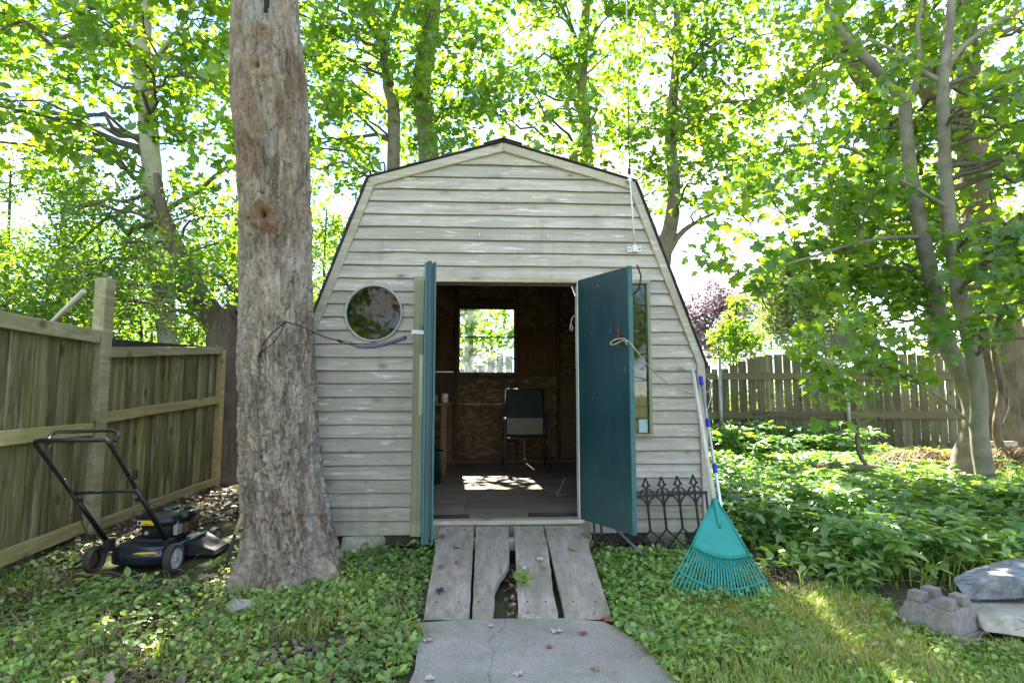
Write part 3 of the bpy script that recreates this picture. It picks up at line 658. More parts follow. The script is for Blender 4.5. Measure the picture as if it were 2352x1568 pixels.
# sling chair
ch = empty('sling_chair', W(0.37, 2.80, 0.41), PSI, 'dark outdoor armchair with a pale band across its back inside the shed', 'chair')
cw = 0.27
f = MB(); f.tube([(-cw, -.26, 0), (-cw, -.25, .62), (-cw+.005, -.20, .645), (-cw, .18, .63)], .014, 8); f.build('arm_frame', MT['chairframe'], ch)
f = MB(); f.tube([(cw, -.26, 0), (cw, -.25, .62), (cw-.005, -.20, .645), (cw, .18, .63)], .014, 8); f.build('arm_frame', MT['chairframe'], ch)
for s in (-1, 1):
    f = MB(); f.tube([(s*cw, .34, 0), (s*(cw-.01), .20, .42), (s*(cw-.02), .24, .62), (s*(cw-.03), .36, 1.0)], .013, 8); f.build('rear_leg', MT['chairframe'], ch)
f = MB(); f.tube([(-cw, -.23, .40), (cw, -.23, .40)], .012, 8); f.build('seat_rail', MT['chairframe'], ch)
f = MB(); f.tube([(-cw+.03, .36, 1.0), (cw-.03, .36, 1.0)], .013, 8); f.build('top_rail', MT['chairframe'], ch)
f = MB(); f.cbox(-cw+.02, cw-.02, -.22, .20, .40, .412, .004); f.build('seat', MT['chairdark'], ch)
def slab(mb, x0, x1, p, q, t=.006):
    mb.add([(x0, p[0], p[1]), (x1, p[0], p[1]), (x1, q[0], q[1]), (x0, q[0], q[1]), (x0, p[0]+t, p[1]), (x1, p[0]+t, p[1]), (x1, q[0]+t, q[1]), (x0, q[0]+t, q[1])],
           [(0, 1, 2, 3), (4, 7, 6, 5), (0, 4, 5, 1), (3, 2, 6, 7), (0, 3, 7, 4), (1, 5, 6, 2)])
f = MB(); slab(f, -cw+.035, cw-.035, (.238, .63), (.355, .99)); f.build('backrest', MT['chairdark'], ch)
f = MB(); slab(f, -cw+.035, cw-.035, (.195, .42), (.237, .628)); f.build('lower_back_panel', MT['chairlight'], ch)
# workbench
wb = empty('workbench', W(-1.05, 2.6, 0.41), PSI, 'timber workbench against the left inside wall of the shed', 'workbench')
f = MB(); f.cbox(-.48, .50, -.30, .90, .80, .835, .004); f.build('bench_top', MT['benchwood'], wb)
for (x, y) in ((.42, -.25), (.42, .82), (-.44, -.25), (-.44, .82)):
    f = MB(); f.cbox(x-.035, x+.035, y-.035, y+.035, 0, .80, .004); f.build('leg', MT['benchwood'], wb)
f = MB(); f.cbox(-.44, .42, -.27, -.24, .62, .70, .004); f.build('apron', MT['darkwood'], wb)
def jar(loc, r, h, mat, label):
    f = MB(); f.lathe([(.0001, 0), (r, 0), (r, h*.8), (r*.8, h), (r*.72, h), (r*.72, h*.9), (.0001, h*.88)], (0, 0, 0), 'z', 16)
    o = f.build('jar', mat, None, loc); props(o, label, 'jar')
jar(W(-.62, 2.36, 1.246), .04, .11, MT['white'], 'white jar near the end of the workbench top')
jar(W(-.74, 2.40, 1.246), .032, .09, MT['chairlight'], 'dull beige jar just left of the white jar on the workbench')
f = MB(); f.cbox(-.35, .0, -.1, .1, 0, .03, .005); o = f.build('toolbox', MT['rubber'], None, W(-1.02, 2.55, 1.246)); props(o, 'low dark tray lying on the workbench top', 'tray')
f = MB(); f.cbox(-.15, .13, -.012, .012, -.008, .008, .002); o = f.build('metal_bar', MT['alum'], shed, None); o.location = (-.72, SL-.11, 1.655); o.name = 'shelf_edge'
f = MB(); f.lathe([(.0001, 0), (.11, 0), (.135, .33), (.145, .33), (.145, .345), (.125, .345), (.105, .02), (.0001, .02)], (0, 0, 0), 'z', 20)
b = f.build('green_bin', MT['bin'], None, W(-.72, 1.75, .41)); props(b, 'dark green bin on the shed floor just inside the left door', 'bin')
MB().box(-.02, .05, -.128, -.124, .12, .24).build('sticker', MT['white'], b)
f = MB(); hk = [W(.60, .2, 2.00), W(.575, .2, 1.97), W(.565, .2, 1.93), W(.56, .2, 1.90), W(.555, .2, 1.885), W(.572, .2, 1.865), W(.582, .2, 1.89), W(.570, .2, 1.915)]
f.tube(hk, .004, 6); props(f.build('white_cord', MT['white']), 'short white cord hanging inside right of the doorway', 'cord')
f = MB(); f.tube([W(.60, .9, .58), W(.575, .9, .53), W(.55, .88, .48), W(.52, .87, .43), W(.52, .86, .42), W(.60, .88, .424), W(.53, .9, .44), W(.51, .91, .45), W(.58, .93, .42)], .004, 6)
props(f.build('tangled_cord', MT['rope']), 'pale tangled cord on the shed floor beside the right jamb', 'cord')
for (x0, x1, lb) in ((-.555, -.255, 'black rubber strip lying on the left of the door sill'), (.20, .575, 'black rubber strip lying on the right of the door sill')):
    f = MB(); yv = 0.03 if x0 < 0 else 0.07
    f.tube([wpt(x0, yv, .424), wpt((x0+x1)/2, yv-.004, .423), wpt(x1, yv, .426)], .014, 10); props(f.build('rubber_strip', MT['rubber']), lb, 'rubber strip')

# ------------------------------------------------------------------ ramp
rp = empty('ramp', W(0, -0.1, 0.3), 0, 'short ramp of four old grey planks up to the shed doorway', 'ramp')
rp.location = (0, 4.3, 0.36)
U0 = [(1010, 1089), (1094, 1168), (1181, 1247), (1251, 1338)]; U1 = [(974, 1078), (1085, 1134), (1196, 1290), (1297, 1402)]
ytop, ybot, ztop, zbot = 4.325, 3.31, 0.372, 0.128
def xat(u, v, y): return P(u, v, y).x
for k in range(4):
    tl, tr = xat(U0[k][0], 1203, ytop), xat(U0[k][1], 1203, ytop); bl, br = xat(U1[k][0], 1420, ybot), xat(U1[k][1], 1420, ybot)
    if k == 1: br = xat(1172, 1420, ybot)
    if k == 2: bl = xat(1186, 1420, ybot)
    N = 14; outl = []; outr = []
    for i in range(N+1):
        t = i/N; l = tl+(bl-tl)*t; r = tr+(br-tr)*t
        l += rnd.uniform(-.002, .002); r += rnd.uniform(-.002, .002)
        if k == 1 and t > 0.52: r -= 0.092*min(1, (t-.52)/.26)**0.8+rnd.uniform(-.010, .010)       # rotted edge
        if k == 2 and t > 0.35: r -= 0.022*min(1, (t-.35)/.4)+rnd.uniform(-.004, .002)
        if k == 2: l += 0.012*t
        outl.append((l, t)); outr.append((r, t))
    mb = MB(); th = 0.036; vs = []
    dz = rnd.uniform(-.003, .003)
    for (l, t), (r, _) in zip(outl, outr):
        y = ytop+(ybot-ytop)*t; zz = ztop+(zbot-ztop)*t+dz-.004*sin(pi*t)
        vs += [(l, y-4.3, zz-.36), (r, y-4.3, zz-.36), (r, y-4.3-.008, zz-th-.36), (l, y-4.3-.008, zz-th-.36)]
    F = [(0, 1, 2, 3), tuple(4*N+q for q in (3, 2, 1, 0))]
    for i in range(N):
        for q in range(4): F.append((4*i+q, 4*(i+1)+q, 4*(i+1)+(q+1) % 4, 4*i+(q+1) % 4))
    mb.add(vs, F); pk = mb.build('plank', MT['plank'], rp)
    for t in (.05, .9):
        for q in (.25, .75):
            if k == 1 and t > .5 and q > .5: continue
            i_ = int(t*N); l, r_ = outl[i_][0], outr[i_][0]; y = ytop+(ybot-ytop)*t-4.3; zz = ztop+(zbot-ztop)*t+dz-.36
            nb = MB(); nb.lathe([(.006, -.002), (.006, .0015), (.0001, .003)], (l+(r_-l)*q, y, zz), 'z', 8); nb.build('nail_head', MT['rust'], pk)
f = MB(); f.cbox(-.55, .55, -.16, -.08, -.12, -.04, .006); f.build('cross_bearer', MT['trimz'], rp)

# ------------------------------------------------------------------ fences
def fence_run(root, A, B, zfun_top, zbot, bw, ov, mat, zg_):
    """overlapping vertical boards from A to B (xy), local to root at A"""
    d = Vector((B[0]-A[0], B[1]-A[1], 0)); ln = d.length; d.normalize(); nn = Vector((d.y, -d.x, 0))   # nn points to the yard
    k = 0; s = 0.0
    while s < ln-0.02:
        w_ = bw*rnd.uniform(.9, 1.08); e = min(ln, s+w_); off = -0.012 if k % 2 else -0.030
        mb = MB(); t0 = zfun_top((s+e)/2/ln)+rnd.uniform(-.006, .004); z0 = zbot((s+e)/2/ln)
        Mx = Matrix(((d.x, nn.x, 0, 0), (d.y, nn.y, 0, 0), (0, 0, 1, 0), (0, 0, 0, 1)))
        mb.cbox(s-ov/2, e+ov/2, off-.016, off, z0, t0, .003, Mx, jit=.0015)
        mb.build('board', mat, root); s = e; k += 1
    return d, nn, ln
def railbox(root, d, nn, s0, s1, z0a, z1a, z0b, z1b, y0, y1, name, mat):
    def q(s, y, z): return (d.x*s+nn.x*y, d.y*s+nn.y*y, z)
    c = .004; mb = MB()
    ring = lambda s, z0, z1: [q(s, y0, z0+c), q(s, y0, z1-c), q(s, y0+c, z1), q(s, y1-c, z1), q(s, y1, z1-c), q(s, y1, z0+c), q(s, y1-c, z0), q(s, y0+c, z0)]
    N = 6; vs = []
    for i in range(N+1):
        t = i/N; a = rnd.uniform(-.003, .003); vs += ring(s0+(s1-s0)*t, z0a+(z0b-z0a)*t+a, z1a+(z1b-z1a)*t+a)
    F = [(8*i+k, 8*i+(k+1) % 8, 8*(i+1)+(k+1) % 8, 8*(i+1)+k) for i in range(N) for k in range(8)]+[tuple(range(8))[::-1], tuple(8*N+k for k in range(8))]
    mb.add(vs, F); return mb.build(name, mat, root)
F0 = Vector((-3.18, 2.62, 0)); F1 = Vector((-3.53, 4.80, 0)); F2 = Vector((-3.56, 6.86, 0))
yr = 3.70; u0 = 0
def zz_at(u, v, y): return P(u, v, y).z
zcT, zcB = zz_at(0, 718, 3.7), zz_at(0, 755, 3.7); zmT, zmB = zz_at(0, 990, 3.7), zz_at(0, 1026, 3.7); zbT, zbB = zz_at(0, 1278, 3.7), zz_at(0, 1316, 3.7)
lf = empty('board_fence', (F0.x, F0.y, 0), 0, 'tall mossy board fence at far left, nearest the viewer, ending at the tall post', 'fence')
d, nn, ln = fence_run(lf, F0, F1, lambda t: zcT-.015, lambda t: 0.06, .135, .012, MT['fence'], None)
railbox(lf, d, nn, -.1, ln-.04, zcB, zcT, zcB, zcT, .0, .040, 'top_rail', MT['fencecap'])
railbox(lf, d, nn, -.1, ln-.04, zmB, zmT, zmB, zmT, -.008, .035, 'middle_rail', MT['fencerail'])
railbox(lf, d, nn, -.1, ln-.04, zbB, zbT, zbB, zbT, -.008, .035, 'bottom_rail', MT['fencerail'])
post_top = zz_at(207, 638, 4.8)
lf2 = empty('lower_panel', (F1.x, F1.y, 0)); lf2.name = 'tmp'; bpy.data.objects.remove(lf2)
lf2 = empty('board_fence', (F1.x, F1.y, 0), 0, 'lower mossy board fence panel between the tall fence post and the dark forked tree', 'fence')
mb = MB(); mb.cbox(-.055, .055, -.012, .098, -.1, post_top, .006, Matrix.Rotation(R(-4), 4, 'Z')); po = mb.build('post', MT['fencecap'], lf, F1-F0)
c0T, c0B, c1T, c1B = zz_at(225, 797, 4.88), zz_at(225, 822, 4.88), zz_at(490, 797, 6.86), zz_at(490, 812, 6.86)
d, nn, ln = fence_run(lf2, F1, F2, lambda t: c0T+(c1T-c0T)*t-.02, lambda t: .08+.1*t, .125, .012, MT['fence'], None)
railbox(lf2, d, nn, .06, ln, c0B-.0, c0T, c1B, c1T, .0, .050, 'top_rail', MT['fencecap'])
m0, m1, b0, b1 = zz_at(270, 960, 4.95), zz_at(498, 918, 6.86), zz_at(235, 1212, 4.85), zz_at(494, 1106, 6.86)
railbox(lf2, d, nn, .0, ln, m0-.045, m0+.045, m1-.045, m1+.045, -.008, .035, 'middle_rail', MT['fencerail'])
railbox(lf2, d, nn, .0, ln, b0-.045, b0+.045, b1-.045, b1+.045, -.008, .035, 'bottom_rail', MT['fencerail'])
mb = MB(); mb.cbox(-.045, .045, 0.0, .09, .1, c1T-.02, .005); mb.build('end_post', MT['fencerail'], lf2, F2-F1)
# brace pole and neighbour roof behind the fence
mb = MB(); mb.tube([P(112, 748, 5.2), P(192, 668, 4.95)], .022, 8); props(mb.build('brace_pole', MT['pole_wood']), 'pale slanting pole behind the tall fence post', 'pole')
nr = empty('neighbour_shed', (-5.2, 7.6, 0.2), 0, 'low dark felt roof behind the lower fence panel', 'shed')
f = MB(); a, b = P(222, 776, 6.0), P(492, 796, 8.4)
def loc(q): return (q.x+5.2, q.y-7.6, q.z-.2)
f.add([loc(a), loc(b), loc(b+Vector((-1.6, .4, .02))), loc(a+Vector((-1.6, .4, .02))), loc(a-Vector((0, 0, .12))), loc(b-Vector((0, 0, .12))), loc(b+Vector((-1.6, .4, -.10))), loc(a+Vector((-1.6, .4, -.10)))],
      [(0, 1, 2, 3), (4, 7, 6, 5), (0, 4, 5, 1), (1, 5, 6, 2), (2, 6, 7, 3), (3, 7, 4, 0)]); f.build('roof', MT['roofing'], nr)
a2, b2 = a-Vector((.1, 0, .121)), b-Vector((.1, .1, .121))
f = MB(); f.add([loc(a2), loc(b2), loc(b2+Vector((-1.4, .4, 0))), loc(a2+Vector((-1.4, .4, 0)))]+[(q[0], q[1], -.1) for q in (loc(a2), loc(b2), loc(b2+Vector((-1.4, .4, 0))), loc(a2+Vector((-1.4, .4, 0))))],
      [(0, 1, 5, 4), (1, 2, 6, 5), (2, 3, 7, 6), (3, 0, 4, 7), (4, 5, 6, 7)]); f.build('wall', MT['darkwood'], nr)

# picket fence at the back
BY = 10.5; pitch = 0.1607
PX = [3.80+k*2.33 for k in range(-3, 3)]
shared = {}
for k in range(len(PX)-1):
    x0, x1 = PX[k], PX[k+1]
    lbl = {2: 'arched picket fence panel directly behind the shed right edge', 3: 'arched picket fence panel left of the middle metal post by the shed', 4: 'arched picket fence panel reaching behind the twin grey trunks'}
    names = ['picket fence section hidden behind the shed left half', 'picket fence section seen through the small back window of the shed', 'picket fence section just showing at the right edge of the shed', 'arched picket fence section between the two metal posts', 'arched picket fence section right of the middle metal post and behind the twin trunks']
    pf = empty('picket_fence', (x0, BY, 0.0), 0, names[k], 'fence', 'picket fence sections along the back')
    npk = 14
    for i in range(npk):
        xx = (i+.5)*(x1-x0)/npk+.06; t = (i+.5)/npk; topz = 1.77+.32*sin(pi*t)**0.9+rnd.uniform(-.008, .008)
        hw = .0735+rnd.uniform(-.003, .002)
        mb = MB(); mb.cbox(xx-hw, xx+hw, .0, .018, .22, topz, .003, Matrix.Rotation(rnd.uniform(-.004, .004), 4, 'Y'), jit=.001); mb.build('picket', MT['picket'], pf)
    for (za, zb) in ((zz_at(1800, 872, BY), zz_at(1800, 856, BY)), (zz_at(1800, 962, BY), zz_at(1800, 944, BY)), (.30, .40)):
        mb = MB(); mb.cbox(.03, x1-x0+.03, -.045, -.001, za, zb, .004); mb.build('rail', MT['picketrail'], pf)
    mb = MB(); mb.tube([(0.02, -.075, .1), (.02, -.075, 1.86 if k != 3 else 2.0)], .036, 12); mb.lathe([(.036, 1.86 if k != 3 else 2.0), (.04, 1.88 if k != 3 else 2.01), (.02, 1.92 if k != 3 else 2.04), (.0001, 1.93 if k != 3 else 2.05)], (.02, -.075, 0), 'z', 12)
    mb.build('metal_post', MT['metal'], pf)

# ------------------------------------------------------------------ big foreground trunk
def voro(x, y, seed, wrap):
    xi = np.floor(x).astype(np.int64); yi = np.floor(y).astype(np.int64)
    f1 = np.full(x.shape, 9.0); f2 = np.full(x.shape, 9.0); idv = np.zeros(x.shape)
    for i in (-1, 0, 1):
        for j in (-1, 0, 1):
            cx, cy = xi+i, yi+j; wx = np.mod(cx, wrap)
            px = cx+hsh(wx, cy, np.full_like(cx, seed)); py = cy+hsh(wx, cy, np.full_like(cx, seed+1))
            dd = np.sqrt((px-x)**2+(py-y)**2); m = dd < f1
            f2 = np.where(m, f1, np.minimum(f2, dd)); idv = np.where(m, hsh(wx, cy, np.full_like(cx, seed+2)), idv); f1 = np.where(m, dd, f1)
    return f1, f2, idv
TY = 3.98
sil = [(-700, 560, 672), (-300, 540, 682), (0, 533, 690), (100, 530, 697), (200, 528, 712), (260, 532, 714), (330, 541, 715), (400, 545, 716), (500, 545, 717), (600, 546, 719), (700, 546, 721), (800, 546, 723), (900, 545, 729), (1000, 543, 736), (1100, 546, 748), (1200, 552, 764), (1260, 556, 778), (1300, 552, 790), (1345, 535, 806)]
zs_, cx_, rr_ = [], [], []
for v, a, b in sil[::-1]:
    p, q = P(a, v, TY), P(b, v, TY); zs_.append(p.z); cx_.append((p.x+q.x)/2); rr_.append((q.x-p.x)/2)
NA, NR = 240, 720
zr = np.concatenate([np.linspace(zs_[0]-.15, 4.5, NR-40), np.linspace(4.5, zs_[-1], 41)[1:]]); NR = len(zr)
th = np.linspace(0, 2*pi, NA, endpoint=False)
TH, ZR = np.meshgrid(th, zr, indexing='xy')
RR = np.interp(ZR, zs_, rr_); CX = np.interp(ZR, zs_, cx_)
RR = RR*.885*(1+0.04*np.sin(3*TH+ZR*.7)+0.03*np.sin(2*TH+1.3-ZR*.4))
base = np.clip((0.75-ZR)/0.6, 0, 1)**1.6
RR = RR+base*(0.06*np.maximum(0, np.sin(TH*5+.6))+0.06*np.exp(-((TH-5.9)/.25)**2))-base*.03
b2_ = np.clip((0.52-ZR)/0.42, 0, 1)**1.4
RR = RR+b2_*(0.13*np.exp(-((TH-5.75)/.30)**2)+0.10*np.exp(-((TH-3.85)/.34)**2)+0.08*np.exp(-((TH-4.8)/.25)**2))
u_ = TH/(2*pi)
wx = (fbm(u_*24+np.sin(TH)*0, ZR*3, 21)-.5); 
f1, f2, idv = voro(u_*30+wx*1.4, ZR*4.6+(fbm(u_*40, ZR*8, 22)-.5)*2.2, 5, 30)
crack = np.clip((f2-f1)/0.15, 0, 1)
g1, g2, id2 = voro(u_*64+wx*2.5, ZR*14+(fbm(u_*60, ZR*20, 25)-.5)*2, 9, 64)
c2 = np.clip((g2-g1)/0.3, 0, 1)
rough_amt = np.clip(0.80-0.14*(ZR-0.3), 0.36, 0.80)
fine = fbm(u_*130, ZR*42, 31, 4)-.5
disp = rough_amt*(0.032*(crack-1)+0.026*(idv-.5)+0.014*(c2-1)+0.015*(id2-.5)+0.024*fine+0.05*(fbm(np.cos(TH)*2+9, ZR*1.6+np.sin(TH)*2, 41, 3)-.5))
KN = np.zeros_like(TH)
def knot(u, v, ru, rz, hole, bulge, colr=1.0, ring=0.0):
    global disp, KN
    p = P(u, v, TY-.26); k = np.interp(p.z, zs_, cx_); r = np.interp(p.z, zs_, rr_)
    a0 = math.acos(max(-1, min(1, (p.x-k)/r))); a0 = 2*pi-a0         # front side faces -y
    dx = (TH-a0)*r/ru; dz = (ZR-p.z)/rz; rr2 = np.sqrt(dx*dx+dz*dz)+(fbm(TH*12, ZR*14, 77)-.5)*.5
    disp = disp+bulge*np.exp(-rr2**2*1.0)-hole*np.exp(-(rr2/.33)**2)+ring*np.sin(rr2*9)*np.exp(-rr2**2)
    KN = np.maximum(KN, np.clip(colr*np.exp(-(rr2*1.05)**4), 0, 1))
knot(603, 490, .11, .11, .13, .085, .9, .018)
knot(612, 520, .07, .05, .02, .012, .8)
knot(588, 150, .11, .10, .10, .075, .45, .014)
knot(602, 58, .075, .05, .05, .035, .55, .006)
knot(560, 245, .13, .16, .03, .045, .3)
knot(575, 225, .10, .10, .02, .016, .2)
knot(690, 1195, .05, .07, .035, .004, .6)
knot(640, 1160, .03, .09, .018, .0, .3)
LI = np.clip((fbm(u_*10, ZR*2.2, 61, 5)-.55)*5, 0, .75)*np.clip((fbm(u_*60, ZR*18, 63, 3)-.3)*3, 0, 1)
Rf = RR+disp
Vt = np.stack([CX+Rf*np.cos(TH), TY+Rf*np.sin(TH)*0.96, ZR], -1).reshape(-1, 3)
I = np.arange(NA*NR).reshape(NR, NA); J = np.roll(I, -1, axis=1)
Ft = np.stack([I[:-1], J[:-1], J[1:], I[1:]], -1).reshape(-1, 4)
bigtree = empty('maple_tree', (0, 0, 0), 0, 'big rough barked maple trunk standing in front of the left side of the shed', 'tree')
bt = bigmesh('trunk', Vt, Ft, MT['bark_big'], None, smooth=True, attrs={'knot': KN.ravel(), 'lichen': LI.ravel(), 'flake': (id2*.6+idv*.4).ravel(), 'brown': (np.clip((ZR-2.3)/.5, 0, 1)*np.clip(1-(ZR-3.75)/.4, 0, 1)*np.clip((fbm(u_*14, ZR*3, 66, 4)-.36)*4, 0, 1)).ravel()})
org = Vector((cx_[1], TY, zs_[1])); bigtree.location = org; bt.parent = bigtree; bt.location = -org
# ------------------------------------------------------------------ foliage engine
def fan(pts, c, zf):
    a = [c]+pts; V = np.array([(x, y, zf(x, y)) for x, y in a]); n = len(pts)
    return V, np.array([(0, i+1, (i+1) % n+1) for i in range(n)])
half = [(0.20, -.10), (.50, .16), (.33, .30), (.60, .62), (.24, .60)]
T_MAPLE = fan([(0, 0)]+half+[(0, 1.05)]+[(-x, y) for x, y in half[::-1]], (0, .33), lambda x, y: -.35*x*x-.18*max(0, y-.4)**2)
h2 = [(.42, .12), (.52, .62), (.20, .60)]
T_MAPLE_S = fan([(0, 0)]+h2+[(0, 1.05)]+[(-x, y) for x, y in h2[::-1]], (0, .4), lambda x, y: -.35*x*x)
T_OVAL = (np.array([(0, 0, 0), (.26, .35, .07), (.20, .75, .04), (0, 1.08, -.10), (-.20, .75, .04), (-.26, .35, .07), (0, .5, 0)], float),
          np.array([(0, 1, 6), (1, 2, 6), (2, 3, 6), (3, 4, 6), (4, 5, 6), (5, 0, 6)]))
T_KITE = (np.array([(0, 0, 0), (.33, .5, .06), (0, 1, -.05), (-.33, .5, .06)], float), np.array([(0, 1, 2), (0, 2, 3)]))
T_NEED = (np.array([(0, 0, 0), (.12, .5, .02), (0, 1, -.2), (-.12, .5, .02)], float), np.array([(0, 1, 2), (0, 2, 3)]))
a_ = [pi*(-.38+i*1.76/7) for i in range(8)]
T_ROUND = fan([(0, .06)]+[(.5*cos(t), .5+.5*sin(t)) for t in a_], (0, .5), lambda x, y: .12*(x*x+(y-.5)**2))
def leaves(name, pos, nrm, size, T, mat, parent, tint, head=None):
    N = len(pos); n = nrm/np.linalg.norm(nrm, axis=1, keepdims=True)
    h = rng.normal(size=(N, 3)) if head is None else head+rng.normal(size=(N, 3))*.25
    y = h-n*(h*n).sum(1, keepdims=True); y /= np.linalg.norm(y, axis=1, keepdims=True)+1e-9; x = np.cross(y, n)
    tv, tf = T; k = len(tv); s = np.asarray(size).reshape(-1, 1, 1)
    V = pos[:, None, :]+s*(tv[None, :, 0:1]*x[:, None, :]+tv[None, :, 1:2]*y[:, None, :]+tv[None, :, 2:3]*n[:, None, :])
    F = (tf[None]+(np.arange(N)*k)[:, None, None]).reshape(-1, 3)
    return bigmesh(name, V.reshape(-1, 3), F, mat, parent, tint=np.repeat(tint, k))

def tubes_np(paths, radii, n=5):
    """many short tubes at once. paths (K,m,3), radii (K,m)"""
    paths = np.asarray(paths); radii = np.asarray(radii); K, m, _ = paths.shape
    t = np.gradient(paths, axis=1); t /= np.linalg.norm(t, axis=2, keepdims=True)+1e-9
    ref = np.where(np.abs(t[:, :, 2:3]) < .9, np.array([0, 0, 1.0]), np.array([1.0, 0, 0])); a = np.cross(t, ref); a /= np.linalg.norm(a, axis=2, keepdims=True)+1e-9; b = np.cross(t, a)
    ang = np.arange(n)*2*pi/n
    V = paths[:, :, None, :]+radii[:, :, None, None]*(np.cos(ang)[None, None, :, None]*a[:, :, None, :]+np.sin(ang)[None, None, :, None]*b[:, :, None, :])
    I = np.arange(K*m*n).reshape(K, m, n); J = np.roll(I, -1, 2)
    F = np.stack([I[:, :-1], J[:, :-1], J[:, 1:], I[:, 1:]], -1).reshape(-1, 4)
    return V.reshape(-1, 3), F

def curve(a, b, m, sag, wob):
    t = np.linspace(0, 1, m)[:, None]; a = np.array(a); b = np.array(b)
    p = a*(1-t)+b*t; L_ = np.linalg.norm(b-a); p = p+np.sin(t*pi)*np.array([rng.normal()*wob, rng.normal()*wob, sag])*L_
    p[1:-1] += rng.normal(size=(m-2, 3))*L_*.025; return p

def smooth_path(pts, rad, sub=5, wob=.012):
    P_ = [np.array(p) for p in pts]; n = len(P_); out_p = []; out_r = []
    for i in range(n-1):
        p0, p1, p2, p3 = P_[max(i-1, 0)], P_[i], P_[i+1], P_[min(i+2, n-1)]
        for k in range(sub):
            t = k/sub; q = .5*((2*p1)+(-p0+p2)*t+(2*p0-5*p1+4*p2-p3)*t*t+(-p0+3*p1-3*p2+p3)*t**3)
            out_p.append(q+rng.normal(size=3)*wob*(rad[i])*2); out_r.append((rad[i]*(1-t)+rad[i+1]*t)*(1+rng.normal()*.025))
    out_p.append(P_[-1]); out_r.append(rad[-1]); return out_p, out_r

def make_tree(label, stems, blobs, leaf, lsize, T, mat, bkmat, per=26, spr=.30, tint0=.5, flat=.35, name='tree', group=None, twigs=True, stem_seg=16, density=1.0, cat='tree', up=1.0):
    base = Vector(stems[0][0][0]); root = empty(name, base, 0, label, cat, group); nodes = []; nr_ = []
    for si, (pts, rad) in enumerate(stems):
        pp_, rr2 = smooth_path(pts, rad)
        mb = MB(); mb.tube([Vector(q)-base for q in pp_], rr2, stem_seg, cap=True); mb.build('trunk' if si == 0 else 'limb', MT[bkmat], root)
        nodes += pp_; nr_ += rr2
    nodes = np.array(nodes); nr_ = np.array(nr_)
    if not blobs: return root
    LP, LN, LS, LT, TWP, TWR = [], [], [], [], [], []; LBP, LBR = [], []
    for (c, r, ns) in blobs:
        c = np.array(c); lim = nodes.copy(); dz = c[2]-lim[:, 2]
        cost = np.linalg.norm(lim-c, axis=1)+np.where(dz < 0.1, 1.5, 0)*1.0; i0 = int(np.argmin(cost)); a = nodes[i0]
        cv = curve(a, c, 9, .10, .08); r0 = min(nr_[i0]*.5, .012+.012*np.linalg.norm(c-a)); LBP.append(cv); LBR.append(np.linspace(r0, .008, 9))
        ns = max(1, int(ns*density)); r = np.array(r if hasattr(r, '__len__') else (r, r, r*.7))
        q = rng.normal(size=(ns, 3)); q /= np.linalg.norm(q, axis=1, keepdims=True); q = c+q*r*(rng.random((ns, 1))**.45)
        for s in q:
            k = rng.integers(4, 9); a = cv[k]; tw = curve(a, s, 5, .06, .10)
            TWP.append(tw); TWR.append(np.linspace(.006, .0022, 5))
            nl = int(per*rng.uniform(.6, 1.3)); R_ = spr*rng.uniform(.7, 1.25); tilt = rng.normal(size=2)*.35
            rr3 = R_*np.sqrt(rng.random(nl)); aa = rng.random(nl)*2*pi; dx, dy = rr3*np.cos(aa), rr3*np.sin(aa)
            LP.append(np.stack([s[0]+dx, s[1]+dy, s[2]+dx*tilt[0]+dy*tilt[1]+rng.normal(size=nl)*R_*flat], -1))
            nn_ = rng.normal(size=(nl, 3))*.75; nn_[:, 2] += up; nn_[:, :2] -= tilt*.5; LN.append(nn_)
            LS.append(lsize*rng.uniform(.45, 1.35, nl)); LT.append(np.clip(tint0+rng.normal()*.24+rng.normal(size=nl)*.16, 0, 1))
    LP = np.concatenate(LP)-np.array(base); LN = np.concatenate(LN); LS = np.concatenate(LS); LT = np.concatenate(LT)
    cr = leaves('crown', LP, LN, LS, T, MT[leaf], root, LT); cr['kind'] = 'stuff'
    Vb, Fb = tubes_np(np.array(LBP)-np.array(base), np.array(LBR), 7)
    if twigs:
        V2, F2_ = tubes_np(np.array(TWP)-np.array(base), np.array(TWR), 4); Fb = np.concatenate([Fb, F2_+len(Vb)]); Vb = np.concatenate([Vb, V2])
    b = bigmesh('branches', Vb, Fb, MT['twig'], root, smooth=True); b['kind'] = 'stuff'
    return root

def region(u0, u1, v0, v1, y0, y1, n, r, ns, rej=None):
    """n blob centres spread through a slab of space"""
    o = []; k = max(1, int(round(sqrt(n*(u1-u0)/(v1-v0))))); m = max(1, int(math.ceil(n/k)))
    for i in range(k):
        for j in range(m):
            u = u0+(i+rng.random())*(u1-u0)/k; v = v0+(j+rng.random())*(v1-v0)/m; y = rng.uniform(y0, y1)
            if rej and rej(u, v): continue
            o.append((np.array(P(u, v, y)), r*rng.uniform(.75, 1.2), ns))
    return o
def stem(pts, r):
    return ([tuple(P(u, v, y)) if len(q) == 3 else q for q in pts for (u, v, y) in [q]], r)
def grounded(x, y, pts, r, r0):
    return ([(x, y, zg1(x, y)-.1)]+[tuple(P(u, v, yy)) for u, v, yy in pts], [r0]+r)
def gap(u, v):     # open sky to the right of the shed roof
    return (1590 < u < 1850 and 470 < v < 680) or (u < 160 and 400 < v < 540)

